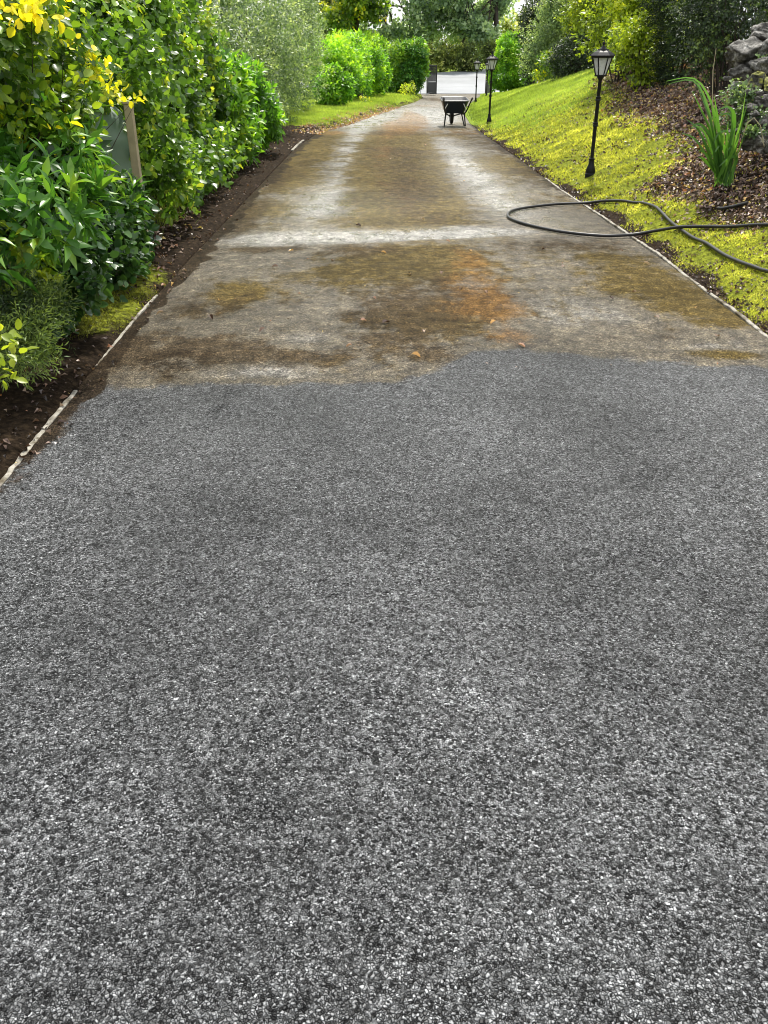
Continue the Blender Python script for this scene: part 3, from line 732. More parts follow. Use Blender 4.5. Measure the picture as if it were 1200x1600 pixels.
rshrub('dark_shrub', 'low dark evergreen shrub at the crest of the grass behind the near lamp post', 'shrub', 898, 31, .8, .8, 2.4, 7000, (.08, .045), 'dark', 205, r0=.03, tint=(.5, .3))
rshrub('lime_bush', 'light green bush above the low dark evergreen on the right bank', 'bush', 905, 32, .9, 1.9, 3.5, 5500, (.09, .06), 'limey', 206, r0=.04, tint=(.45, .25), depth=.6)
rshrub('leafy_shrub', 'open yellow-green shrub with dark bare branches right of the near lamp head', 'shrub', 972, 21, 1.25, 1.2, 3.6, 8500, (.075, .055), 'limey', 207, r0=.022, tint=(.5, .28), depth=.8, nl=26, templ='round')
rshrub('leafy_shrub', 'low yellow-green shrub spilling down the bank behind the near lamp head', 'shrub', 1005, 18.5, .85, 1.0, 2.3, 4200, (.065, .045), 'limey', 208, r0=.02, tint=(.35, .28), depth=.8, nl=16, templ='round')
rshrub('conifer_bush', 'dense blackish green conifer bush above the brown leaf litter', 'bush', 1060, 17.6, .8, 1.05, 3.7, 34000, (.05, .016), 'conifer', 209, per=10, spread=.3, templ='quad', r0=.02, tint=(.22, .3), depth=.35, nl=10)
rshrub('dark_shrub', 'dark shrub filling the top right corner above the rock wall', 'shrub', 1195, 17.5, 1.3, 1.6, 4.6, 13000, (.07, .04), 'dark', 211, r0=.03, tint=(.35, .3), depth=.5)
rshrub('cotoneaster', 'grey-green shrub with bare twisted twigs above the rock wall', 'shrub', 1140, 14.5, 1.0, 1.2, 3.4, 15000, (.045, .03), 'conifer', 210, r0=.016, tint=(.5, .3), depth=.6, nl=34)
# taller growth further up the bank that shades the right-hand side
tree('bank_tree', 'tall dark tree high on the right bank behind the conifer bush', 1120, 27, 9, 3.2, 7000, 'dark', 301, (.22, .15), 'trees high on the right bank')
tree('bank_tree', 'tall green tree high on the right bank behind the open yellow-green shrub', 985, 34, 9, 3.0, 7000, 'treeolive', 302, (.22, .15), 'trees high on the right bank')
tree('bank_tree', 'tall dark tree on the right bank between the olive shrub and the open yellow-green shrub', 945, 46, 9, 3.0, 6000, 'tree', 303, (.25, .17), 'trees high on the right bank')
tree('bank_tree', 'dark tree above the rock wall at the right edge', 1230, 19, 8, 2.4, 6000, 'dark', 304, (.16, .11), 'trees high on the right bank')

# ------------------------------------------------------------------ rock wall
def rock(label, px, py, D, r, mossy=.2, seed=0, flat=.75):
    import bmesh
    bm = bmesh.new(); bmesh.ops.create_icosphere(bm, subdivisions=5, radius=1)
    g = np.random.default_rng(seed); V = np.array([v.co[:] for v in bm.verts])
    pl = unit(g.normal(size=(14, 3))); hgt = .5 + .38 * g.random(14)
    dts = V @ pl.T; cut = np.min(np.where(dts > .12, hgt / np.maximum(dts, .12), 9), axis=1)
    rad = np.minimum(1.0, cut); Q = V * rad[:, None] * np.array(r) * 6.5 + seed * 9.1
    rid = lambda f, sd: 1 - 2 * np.abs(vnoise(Q * f * np.array([1, 1, 1.7]), sd))
    rad = rad * (1 + .13 * vnoise(V * 2.3 + seed * 9.1, 2) + .11 * rid(1.6, 4) + .06 * rid(3.7, 6) + .03 * rid(8.3, 8))
    V = V * rad[:, None] * np.array(r) * (.9 if max(r) < .3 else 1)
    a = g.random() * 6.28; c, s_ = math.cos(a), math.sin(a)
    V = V @ np.array([[c, -s_, 0], [s_, c, 0], [0, 0, 1]]).T
    Fc = np.array([[v.index for v in f.verts] for f in bm.faces]); bm.free()
    p = at(px, py, D)
    o = mesh_np('rock', V, Fc, M['rock'], None, {'mossy': np.full(len(V), mossy)}, True)
    o.location = p; tag(o, label, 'rock', 'rocks of the bank wall'); return o


for i, (lab, px, py, D, r, mo) in enumerate((
    ('large pale grey ribbed rock on top of the rock wall', 1165, 82, 10.4, (.24, .26, .17), .0),
    ('pale cap rock at the very top of the wall by the right edge', 1195, 52, 10.6, (.20, .2, .10), .0),
    ('grey rock below the pale cap rock at the right edge', 1206, 78, 10.3, (.15, .18, .12), .05),
    ('dark grey rock under the large ribbed rock', 1158, 112, 10.3, (.14, .18, .10), .1),
    ('smooth grey rock at the right edge below the top rocks', 1196, 106, 10.1, (.13, .16, .11), .1),
    ('rounded rock capped with yellow moss in the middle of the wall', 1181, 126, 9.9, (.11, .13, .12), .75),
    ('mossy rock cut off by the right edge halfway up the wall', 1203, 136, 9.8, (.10, .13, .12), .75),
    ('small speckled stone left of the moss-capped rock', 1152, 136, 10.1, (.10, .13, .08), .25),
    ('pale angular stone beneath the moss-capped rock', 1193, 162, 9.7, (.14, .16, .10), .2),
    ('small brown-grey stone beside the tall strap leaves', 1160, 160, 10.0, (.10, .12, .09), .4),
    ('broad shadowed rock low in the wall', 1196, 192, 9.5, (.18, .18, .14), .15),
    ('dark rock behind the right-hand strap leaves', 1163, 190, 9.9, (.12, .15, .12), .3),
    ('bottom rock of the wall with a mossy flank', 1182, 222, 9.3, (.17, .18, .13), .4),
    ('bottom corner rock of the wall at the right edge', 1213, 226, 9.2, (.14, .16, .14), .2),
    ('buried backing rock behind the middle of the wall', 1205, 120, 10.8, (.45, .3, .45), .2),
)): rock(lab, px, py, D, r, mo, 400 + i)
for i, (px, py, D, q) in enumerate(((1144, 152, 9.95, .05), (1168, 146, 9.75, .05), (1172, 168, 9.6, .06), (1180, 178, 9.4, .05), (1146, 172, 9.85, .05), (1150, 206, 9.5, .06), (1176, 100, 10.2, .05), (1140, 122, 10.3, .05), (1168, 206, 9.35, .055), (1187, 146, 9.6, .045))):
    o = rock('small angular stone wedged between the larger rocks of the wall', px, py, D, (q * 1.3, q, q * .8), .15, 440 + i); o['group'] = 'small stones between the wall rocks'

shrub('creeper', 'small-leaved creeper growing through the left side of the rock wall', 'creeper',
      [LP(1150, 150, 9.95, .14, .14, .16), LP(1172, 150, 9.75, .10, .1, .08), LP(1166, 176, 9.7, .12, .1, .12), LP(1190, 178, 9.45, .1, .08, .06), LP(1140, 190, 9.8, .14, .14, .1), LP(1180, 205, 9.25, .14, .1, .05), LP(1192, 92, 10.15, .08, .06, .05)],
      1500, (.032, .024), 'grey', templ='round', base=(4.15, 9.9), per=5, r0=.006, nl=14, tint=(.3, .35), depth=.9)

# ------------------------------------------------------------------ strap-leaved plant
def strap_plant():
    b = P(1132, 296); o = empty('strap_leaf_plant', tuple(b), 'clump of tall arching strap leaves on the bank beside the rock wall', 'plant')
    k = 3.9; V = []; Fc = []; T = []
    dpt = b[1]
    def pt(px, py, dd=0): return at(px, py, dpt + dd)
    LV = [[(1128, 290), (1120, 230), (1108, 180), (1085, 124)], [(1132, 290), (1128, 230), (1118, 170), (1090, 116), (1040, 127)], [(1130, 292), (1126, 235), (1122, 190), (1116, 150)],
          [(1134, 292), (1140, 240), (1154, 190), (1166, 138)], [(1136, 290), (1148, 235), (1160, 190), (1163, 166)], [(1131, 290), (1128, 240), (1130, 214), (1122, 205), (1113, 226)],
          [(1134, 292), (1138, 232), (1136, 206), (1128, 204), (1116, 218)], [(1128, 290), (1110, 235), (1092, 200), (1072, 186)], [(1130, 290), (1115, 245), (1106, 205), (1092, 192), (1082, 196)],
          [(1136, 292), (1146, 245), (1150, 232), (1142, 228), (1134, 236)], [(1133, 292), (1136, 235), (1148, 180), (1138, 165), (1124, 172)], [(1129, 292), (1122, 250), (1114, 225), (1106, 212)],
          [(1131, 292), (1132, 250), (1134, 215), (1138, 190)], [(1134, 292), (1142, 262), (1150, 240), (1155, 215)], [(1127, 292), (1118, 262), (1104, 240), (1090, 234)], [(1130, 292), (1126, 255), (1118, 215), (1112, 180)]]
    for li in range(2 * len(LV)):
        g = np.random.default_rng(li); off = g.normal() * .12; cpx = LV[li // 2]; b0 = g.normal() * 6; cpx = [(x + b0 * (1 - k_ / 3), y - (k_ == 0) * g.random() * 8) for k_, (x, y) in enumerate(cpx)]
        if li % 2: jx, jy = g.normal() * 7, g.normal() * 10; cpx = [(x + (jx + g.normal() * 3) * k_ / 3 + g.normal() * 2, y + (jy + 12) * k_ / 3) for k_, (x, y) in enumerate(cpx)]
        c = np.array([pt(x, y, off * (i / (len(cpx) - 1)) - .06 * (i > 2)) for i, (x, y) in enumerate(cpx)])
        m = 14; s = np.linspace(0, len(c) - 1, m); q = np.stack([np.interp(s, range(len(c)), c[:, a]) for a in range(3)], -1)
        for _ in range(2): q[1:-1] = (q[:-2] + 2 * q[1:-1] + q[2:]) / 4
        w = .0145 * np.sin(np.pi * np.linspace(.03, 1, m) ** .8) ** 1.1 * (.75 + .5 * g.random()) + .002
        tg = unit(np.gradient(q, axis=0)); sd_ = unit(np.cross(tg, unit(np.array([g.normal() * .6, -1, .35 + g.normal() * .2]))))
        nr = np.cross(sd_, tg)
        n0 = len(V)
        for i in range(m):
            V += [q[i] - sd_[i] * w[i] + nr[i] * w[i] * .35, q[i], q[i] + sd_[i] * w[i] + nr[i] * w[i] * .35]
        tv = .3 + .28 * g.normal(); T += [tv] * (3 * m)
        for i in range(m - 1):
            a = n0 + 3 * i; Fc += [(a, a + 1, a + 4, a + 3), (a + 1, a + 2, a + 5, a + 4)]
    mesh_np('leaves', np.array(V), np.array(Fc), M['strap'], o, {'tint': np.clip(T, 0, 1)}, True)
    mb = MB(); mb.tube([pt(1118, 235), pt(1113, 160), pt(1114, 110), pt(1119, 75)], [.006, .005, .004, .002], 6); mb.build('flower_stalk', M['timber'], o, True, True)
    mb = MB(); mb.tube([pt(1160, 215, -.1), pt(1168, 192, -.15), pt(1178, 184, -.2), pt(1188, 196, -.22), pt(1194, 230, -.22)], [.006, .006, .005, .004, .003], 6); mb.build('dead_leaf', M['timber'], o, True, True)


strap_plant()

# ------------------------------------------------------------------ lamp posts
def lamp(label, px, py):
    b = P(px, py) if py > 165 else None
    if b is None: b = P(px, py)
    o = empty('lamp_post', tuple(b), label, 'lamp post', 'black lantern lamp posts along the bank', R(52))
    mb = MB(); mb.lathe([(.072, -.15), (.072, .02), (.062, .03), (.062, .045), (.066, .06), (.05, .115), (.036, .15), (.034, .19), (.042, .20), (.042, .215), (.027, .225)], 14); mb.build('base', M['black'], o, sm=True)
    mb = MB(); mb.lathe([(.025, .22), (.024, 1.17), (.036, 1.19), (.05, 1.215), (.03, 1.225)], 14); mb.build('pole', M['black'], o, sm=True)
    for z in (.64, .95):
        mb = MB(); mb.lathe([(.026, z - .03), (.036, z - .022), (.036, z - .008), (.03, z), (.036, z + .008), (.036, z + .022), (.026, z + .03)], 14); mb.build('collar', M['black'], o, sm=True)
    n = 6; r0, r1, z0, z1 = .066, .125, 1.226, 1.435
    fr = MB()
    c0 = [Vector((r0 * math.cos(a), r0 * math.sin(a), z0)) for a in [2 * math.pi * j / n for j in range(n)]]
    c1 = [Vector((r1 * math.cos(a), r1 * math.sin(a), z1)) for a in [2 * math.pi * j / n for j in range(n)]]
    for a, c in zip(c0, c1): fr.tube([a, c], .0085, 6)
    fr.lathe([(r0 + .012, z0 - .012), (r0 + .014, z0 + .006), (r0 - .02, z0 + .006)], n); fr.lathe([(r1 - .02, z1 - .006), (r1 + .016, z1 - .006), (r1 + .022, z1 + .014), (r1 - .02, z1 + .014)], n)
    fr.build('lantern_frame', M['black'], o)
    for j in range(n):
        k = (j + 1) % n; g = MB(); s = .93
        ctr = Vector((0, 0, 0)); q = [c0[j] * 1, c0[k] * 1, c1[k] * 1, c1[j] * 1]
        q = [Vector((v.x * s, v.y * s, v.z)) for v in q]; q2 = [Vector((v.x * .97, v.y * .97, v.z)) for v in q]
        q[0].z += .007; q[1].z += .007; q2[0].z += .007; q2[1].z += .007
        for v in (q[2], q[3], q2[2], q2[3]): v.z -= .008
        g.add(q + q2, [(0, 1, 2, 3), (7, 6, 5, 4), (0, 4, 5, 1), (1, 5, 6, 2), (2, 6, 7, 3), (3, 7, 4, 0)]); g.build('glass_pane', M['glass'], o)
    rf = MB(); rf.lathe([(.158, 1.449), (.160, 1.456), (.115, 1.493), (.072, 1.515), (.066, 1.53), (.05, 1.532)], n); rf.build('roof', M['black'], o)
    fi = MB(); fi.lathe([(.045, 1.532), (.03, 1.55), (.014, 1.565), (.012, 1.578), (.02, 1.59), (.02, 1.60), (.008, 1.615), (.002, 1.632)], 12); fi.build('finial', M['black'], o, sm=True)
    return o


lamp('near black lamp post, the largest, standing in yellow moss', 922, 274)
lamp('second black lamp post on the grass, just right of the wheelbarrow', 764, 193)
lamp('third black lamp post between the wheelbarrow and the right gate', 743, 162)
lamp('farthest and smallest black lamp post, in front of the right gate', 760, 152)

# ------------------------------------------------------------------ wheelbarrow
def barrow():
    b = PB(709, 197.5); o = empty('wheelbarrow', (b[0] + .0, b[1], float(zb(b[1])) + .012), 'black wheelbarrow seen from its handles, parked on the drive near the lamp posts', 'wheelbarrow', None, R(1))
    def loop(w, y0, y1, z, rf=.09, n=5, z1=None):
        pts = []; z1 = z if z1 is None else z1
        for cx, cy, a0 in ((w - rf, y1 - rf, 0), (-w + rf, y1 - rf, 90), (-w + rf, y0 + rf, 180), (w - rf, y0 + rf, 270)):
            for i in range(n + 1):
                a = R(a0 + 90 * i / n); x, y = cx + rf * math.cos(a), cy + rf * math.sin(a)
                pts.append(Vector((x, y, z + (z1 - z) * (y - y0) / (y1 - y0))))
        return pts
    A = loop(.34, -.34, .58, .60, .11, z1=.66); B = loop(.335, -.335, .575, .575, .11, z1=.635); C = loop(.24, -.16, .22, .30, .08)
    Ai = loop(.322, -.322, .562, .598, .10, z1=.658); Ci = loop(.228, -.148, .208, .312, .075); n = len(A)
    mb = MB(); vs = B + C; mb.add(vs, [(i, (i + 1) % n, n + (i + 1) % n, n + i) for i in range(n)] + [tuple(range(n, 2 * n))])
    mb.build('tray', M['navy'], o, sm=True)
    mb = MB(); mb.add(Ai + Ci, [(n + i, n + (i + 1) % n, (i + 1) % n, i) for i in range(n)] + [tuple(range(2 * n - 1, n - 1, -1))]); mb.build('tray_lining', M['steel'], o, sm=True)
    mb = MB(); mid = [(p + q) / 2 for p, q in zip(A, B)]; mb.tube(mid + [mid[0]], .015, 8, False); mb.build('rim', M['steel'], o, sm=True)
    for s in (-1, 1):
        mb = MB(); mb.tube([(s * .06, .72, .2), (s * .2, .25, .275), (s * .23, -.15, .285), (s * .27, -.38, .36), (s * .335, -.72, .60), (s * .35, -.86, .66)], .017, 8); f = mb.build('handle', M['black'], o, sm=True)
        mb = MB(); mb.tube([(s * .342, -.78, .628), (s * .352, -.90, .676)], .024, 8); mb.build('grip', M['rubber'], f, sm=True)
        mb = MB(); mb.tube([(s * .24, -.20, .29), (s * .27, -.28, .012), (s * .255, -.12, .010), (s * .20, .12, .28)], .016, 8); mb.build('leg', M['black'], o, sm=True)
        mb = MB(); mb.tube([(s * .20, -.33, .53), (s * .27, -.29, .40)], .012, 6); mb.build('tray_stay', M['white'], o, sm=True)
    wh = MB(); c = Vector((0, .72, .19)); ring = []
    prof = [(.19, 0), (.182, .032), (.15, .045), (.11, .035), (.11, -.035), (.15, -.045), (.182, -.032)]
    m = 24; vs = []
    for j in range(m):
        a = 2 * math.pi * j / m
        for r, x in prof: vs.append((c.x + x, c.y + r * math.cos(a), c.z + r * math.sin(a)))
    k = len(prof); wh.add(vs, [(j * k + i, j * k + (i + 1) % k, ((j + 1) % m) * k + (i + 1) % k, ((j + 1) % m) * k + i) for j in range(m) for i in range(k)])
    w = wh.build('wheel', M['tyre'], o, sm=True)
    hb = MB(); hb.tube([(-.03, .72, .19), (.03, .72, .19)], .108, 18); hb.tube([(-.07, .72, .19), (.07, .72, .19)], .016, 8); hb.build('hub', M['black'], w, sm=True)


barrow()

# ------------------------------------------------------------------ hoses
def hose(name, label, pts, r, lift=()):
    c = [P(*p) for p in pts]
    q = []
    for i in range(len(c) - 1):      # Catmull-Rom through the ground points
        p0, p1, p2, p3 = c[max(i - 1, 0)], c[i], c[i + 1], c[min(i + 2, len(c) - 1)]
        for t in np.linspace(0, 1, 12, endpoint=False):
            q.append(.5 * ((2 * p1) + (p2 - p0) * t + (2 * p0 - 5 * p1 + 4 * p2 - p3) * t * t + (3 * p1 - p0 - 3 * p2 + p3) * t ** 3))
    q.append(c[-1]); q = np.array(q)
    inside = (q[:, 0] < xr(q[:, 1]))
    g = np.where(inside, zb(q[:, 1]) + .014, H(q[:, 0], q[:, 1]) + .012)
    g = np.array([max(g[max(0, i - 3):i + 4].mean(), g[i]) for i in range(len(g))])
    q[:, 2] = g + r * .95
    for (px, py, s) in lift:
        p = P(px, py); d = np.hypot(q[:, 0] - p[0], q[:, 1] - p[1]); ii = np.arange(len(q)) < len(q) / 2
        sel = ii if s < 0 else ~ii
        q[:, 2] += np.where(sel, 2.1 * r * np.exp(-(d / .12) ** 2), 0)
    for _ in range(10): q[1:-1] = (q[:-2] + 2 * q[1:-1] + q[2:]) / 4
    mb = MB(); mb.tube(q, r, 10)
    tag(mb.build(name, M['rubber'], sm=True), label, 'hose')


hose('hose', 'black rubber hose looped over the drive edge and crossing itself on the moss',
     [(1260, 350), (1200, 357), (1130, 359), (1060, 364), (1000, 370), (945, 373), (880, 367), (830, 357), (802, 348), (793, 341), (800, 333), (830, 327), (880, 322), (930, 319), (975, 317), (1010, 323), (1035, 337), (1060, 361), (1085, 378), (1120, 397), (1160, 418), (1200, 432), (1260, 446)], .0155, ((1062, 365, -1),))
hose('hose', 'short piece of black hose showing in the leaf litter below the strap leaves', [(1122, 330), (1138, 328), (1152, 325), (1168, 321)], .015)

# ------------------------------------------------------------------ edging
def edging(label, px, w=.035, top=.018, z=0):
    pts = [PB(*p) for p in px]; c = []
    for a, b in zip(pts[:-1], pts[1:]):
        n = max(3, int(np.linalg.norm(b - a) / .05))
        for t in np.linspace(0, 1, n, endpoint=False): c.append(a + (b - a) * t)
    c.append(pts[-1]); c = np.array(c); m = len(c); V = []; Fc = []
    tg = unit(np.gradient(c, axis=0)); sd_ = np.stack([tg[:, 1], -tg[:, 0], 0 * tg[:, 0]], -1)
    g = np.random.default_rng(abs(int(px[0][0])))
    for i in range(m):
        j = .0015 * g.normal(); ww = w / 2 * (1 + .06 * g.normal()); h = top * .7 + .002 * g.normal() + .011 * vnoise(np.array([[c[i][1] * 1.5, 3.3, 1.]]), 2)[0]
        for dx, dz in ((-ww, -.12), (-ww, h - .004), (-ww * .5, h), (ww * .5, h), (ww, h - .004), (ww, -.12)):
            V.append(c[i] + sd_[i] * (dx + j) + np.array([0, 0, zb(c[i][1]) - c[i][2] + dz]))
    for i in range(m - 1):
        for k in range(5): Fc.append((i * 6 + k, i * 6 + k + 1, (i + 1) * 6 + k + 1, (i + 1) * 6 + k))
    for e in (0, (m - 1) * 6): Fc += [(e, e + 1, e + 2, e + 3), (e, e + 3, e + 4, e + 5)]
    o = mesh_np('edging_strip', np.array(V), np.array(Fc), M['edging']); tag(o, label, 'edging', 'pale edging along the drive')


edging('pale edging strip at the near left corner of the drive', [(-120, 905), (0, 757), (118, 611)], .026, .014)
edging('broken pale edging strip below the mossy patch on the left', [(150, 571), (200, 512), (245, 461)], .02, .012)
edging('short far scrap of pale edging below the laurel bush', [(456, 236), (466, 227), (474, 220)], .05, .03)
edging('long thin pale edging strip between the drive and the right-hand moss', [(1260, 572), (1195, 524), (1040, 407), (880, 299), (852, 279)], .03, .02)

# ------------------------------------------------------------------ tank and post inside the hedge
z0 = float(H(-2.5, 8.25)) - .02
o = empty('water_tank', (-2.5, 8.25, z0), 'dull green rounded tank half hidden by leaves in the left hedge', 'tank')
mb = MB(); mb.lathe([(.28, 0), (.30, .02), (.31, .45), (.32, .47), (.32, .50), (.31, .52), (.31, .86), (.32, .88), (.315, .93), (.26, 1.06), (.14, 1.17), (.12, 1.18)], 32); mb.build('tank_body', M['tankgreen'], o, sm=True)
mb = MB(); mb.lathe([(.13, 1.18), (.13, 1.21), (.1, 1.22)], 20); mb.build('lid', M['tankgreen'], o, sm=True)
pz = float(H(-2.09, 7.75))
o = empty('wooden_post', (-2.09, 7.75, pz), 'weathered tan timber post beside the green tank in the left hedge', 'post')
mb = MB(); mb.box((0, 0, .55), (.066, .066, 1.3), Matrix.Rotation(R(0), 3, 'Y')); mb.build('shaft', M['timber'], o, bevel=.006)
mb = MB(); mb.box((0, 0, 1.21), (.078, .078, .02), Matrix.Rotation(R(0), 3, 'Y')); mb.build('cap', M['timber'], o, bevel=.004)

# ------------------------------------------------------------------ gates
def gate(label, px0, px1, py, D0, hgt, open_to):
    x0 = RX_(px0, D0); z = float(zb(D0)); x1 = RX_(px1, D0)
    o = empty('metal_gate', (x0, D0, z), label, 'gate', 'the pair of open black gates')
    a = Vector((0, 0, 0)); b = Vector((x1 - x0, open_to, 0)); L = b.length; d = b.normalized(); M3 = Matrix.Rotation(math.atan2(d.y, d.x), 3, 'Z')
    def q(s, zz): return tuple(d * s + Vector((0, 0, zz)))
    fr = MB()
    for s in (.03, L - .03): fr.box(q(s, hgt / 2 + .06), (.05, .05, hgt - .06), M3)
    for zz in (.12, .72, hgt - .02): fr.box(q(L / 2, zz), (L - .11, .045, .05), M3)
    fr.build('gate_frame', M['black'], o)
    br = MB(); n = 12
    for i in range(n): br.box(q(.1 + (L - .2) * i / (n - 1), (hgt + .72) / 2), (.03, .03, hgt - .80), M3)
    br.build('bars', M['black'], o)
    pn = MB(); pn.box(q(L / 2, .42), (L - .12, .02, .54), M3); pn.build('panel', M['black'], o)
    return o


def gpost(label, px, D, hgt, w=.16, mat='black'):
    x = RX_(px, D); z = float(zb(D)); o = empty('gate_post', (x, D, z), label, 'gate post', 'gate posts')
    mb = MB(); mb.box((0, 0, hgt / 2), (w, w, hgt + .1)); mb.build('shaft', M[mat], o, bevel=.008)
    mb = MB(); mb.box((0, 0, hgt + .08), (w + .05, w + .05, .055)); mb.lathe([(w * .6, hgt + .108), (w * .3, hgt + .15), (.02, hgt + .19)], 4, a0=R(45)); mb.build('cap', M[mat], o)


gate('black left gate leaf swung open beside the dark rounded laurel', 669, 681, 147, 58, 1.62, -1.5)
gpost('pale gate post between the dark laurel and the left gate leaf', 668, 58.2, 1.5, .10, 'white')
gate('black right gate leaf swung open behind the farthest lamp post', 769, 757, 145, 59, 1.75, -1.5)
gpost('black gate post at the right side of the gateway', 770, 59.2, 1.85, .16)
# ------------------------------------------------------------------ ground cover
def blades(name, x, y, h, w, mat, tint, lean=.5):
    n = len(x); z = H(x, y)
    C = np.stack([x, y, z - .004], -1); A = unit(np.stack([rng.normal(size=n) * lean, rng.normal(size=n) * lean, np.ones(n)], -1)); N = rng.normal(size=(n, 3))
    V, Fc, k = leaf_arrays(C, A, N, h, w, 'blade')
    o = mesh_np(name, V, Fc, M[mat], None, {'tint': np.repeat(np.clip(tint, 0, 1), k)}); return tag(o, kind='stuff')


def sample(n, y0, y1, tmax, pw=1.0):     # denser near the camera
    u = rng.random(n); y = 1 / (1 / y0 + (1 / y1 - 1 / y0) * u) if pw == 1 else y0 + (y1 - y0) * u
    return rng.random(n) * tmax, y


# moss on the bank
t, y = sample(420000, 4.2, 27, 4.2); x = xr(y) + t
keep = (rng.random(len(x)) < np.clip(smooth(.0, .3, t + .14 * fbm(x, y, 2., 4)) * (1 - .93 * smooth(-.3, .25, litter_sd(x, y) + .25 * fbm(x, y, 1.5, 9))), 0, 1)) & (grassy(x, y) < rng.random(len(x)))
pat = fbm(x, y, 3.2, 41) + .6 * fbm(x, y, 11, 42, 2)
keep &= (pat > -.42 + .5 * rng.random(len(x))) | (rng.random(len(x)) < .06)
t, x, y, pat = t[keep], x[keep], y[keep], pat[keep]; sc = np.clip(y / 8, .8, 2.2)
blades('moss', x, y, (.012 + .022 * rng.random(len(x))) * sc, (.006 + .006 * rng.random(len(x))) * sc, 'moss', .48 + .36 * pat + rng.normal(0, .18, len(x)), .8)
# grass on the bank further on
t, y = sample(150000, 14, 58, 5.0); x = xr(y) + t
keep = (rng.random(len(x)) < smooth(.02, .35, t)) & (grassy(x, y) > rng.random(len(x))) & (litter_sd(x, y) < .1)
t, x, y = t[keep], x[keep], y[keep]; sc = np.clip(y / 18, 1, 2.4)
g1 = blades('grass', x, y, (.03 + .03 * rng.random(len(x))) * sc, .010 * sc, 'grass', .5 + .3 * fbm(x, y, .7, 43) + rng.normal(0, .15, len(x)) - .4 * smooth(.5, 0, t), .6)
# lawn on the left
t, y = sample(90000, 21.5, 57, 5.0); x = xl(y) - t
keep = (rng.random(len(x)) < smooth(.05, .5, t + .2 * fbm(x, y, 1.5, 3)) * smooth(21.8, 24, y + fbm(x, y, .9, 5)))
t, x, y = t[keep], x[keep], y[keep]; sc = np.clip(y / 18, 1, 2.4)
blades('grass', x, y, (.03 + .03 * rng.random(len(x))) * sc, .010 * sc, 'grass', .52 + .25 * fbm(x, y, .7, 44) + rng.normal(0, .15, len(x)), .6)
# moss patch on the left verge
y = 4.0 + rng.random(60000) * 5; x = xl(y) - rng.random(60000) * 1.3
keep = rng.random(len(x)) < smooth(-.15, .1, poly_sd(MOSSPATCH, x, y) + .15 * fbm(x, y, 3., 8)) * smooth(-.1, .9, fbm(x, y, 4, 9) + .3)
x, y = x[keep], y[keep]
blades('moss', x, y, .012 + .02 * rng.random(len(x)), .006 + .005 * rng.random(len(x)), 'moss', .18 + .2 * fbm(x, y, 4, 45) + rng.normal(0, .14, len(x)), .8)


def litter(name, x, y, L, tint, mat='dryleaf', zoff=.004, kind='stuff'):
    n = len(x); e = .03; z = H(x, y); sx = (H(x + e, y) - z) / e; sy = (H(x, y + e) - z) / e
    N = unit(np.stack([-sx, -sy, np.ones(n)], -1) + rng.normal(size=(n, 3)) * .38)
    A = unit(np.cross(N, rng.normal(size=(n, 3)))); C = np.stack([x, y, z + zoff + .008 * rng.random(n)], -1)
    V, Fc, k = leaf_arrays(C - A * L[:, None] * .5, A, N, L, L * (.4 + .35 * rng.random(n)), 'oval', 2.2)
    return tag(mesh_np(name, V, Fc, M[mat], None, {'tint': np.repeat(np.clip(tint, 0, 1), k)}), kind=kind)


# leaf litter on the upper bank
y = 5.5 + rng.random(90000) * 18; x = xr(y) + .4 + rng.random(len(y)) * 5.5
keep = rng.random(len(x)) < smooth(-.4, .3, litter_sd(x, y) + .25 * fbm(x, y, 1.5, 9))
x, y = x[keep], y[keep]
litter('leaf_litter', x, y, (.03 + .05 * rng.random(len(x))) * np.clip(y / 11, .8, 1.5), .5 + rng.normal(0, .3, len(x)))
# debris through the moss and along the edges
t, y = sample(26000, 4.5, 24, 3.4); x = xr(y) + t
keep = rng.random(len(x)) < .22 + .9 * smooth(.1, .75, fbm(x, y, 2.6, 46) + .5 * fbm(x, y, .7, 47)) + .5 * smooth(.3, .05, t)
x, y = x[keep], y[keep]
litter('leaf_litter', x, y, (.018 + .035 * rng.random(len(x))) * np.clip(y / 10, .8, 1.5), .24 + rng.normal(0, .25, len(x)))
# yellow leaves along the lawn edge
y = 21.5 + rng.random(1500) * 14; x = xl(y) + .12 - rng.random(1500) ** 1.5 * .7
litter('leaf_litter', x, y, .05 + .05 * rng.random(1500), .9 + rng.normal(0, .12, 1500))
# litter on the soil under the hedge
y = 3.2 + rng.random(12000) ** 1.2 * 21; x = xl(y) + .12 - rng.random(len(y)) ** .8 * 1.4
keep = rng.random(len(x)) < .22 + .7 * smooth(0, .7, fbm(x, y, 1.8, 48)); x, y = x[keep], y[keep]
litter('leaf_litter', x, y, .012 + .05 * rng.random(len(x)) ** 2.6, .34 + rng.normal(0, .3, len(x)))
c0 = PB(225, 380)
y = c0[1] + rng.normal(0, .9, 900); x = c0[0] + rng.normal(0, .22, 900); kp = x < xl(y) + .1; x, y = x[kp], y[kp]
litter('leaf_litter', x, y, .02 + .05 * rng.random(len(x)) ** 1.5, .62 + rng.normal(0, .28, len(x)))
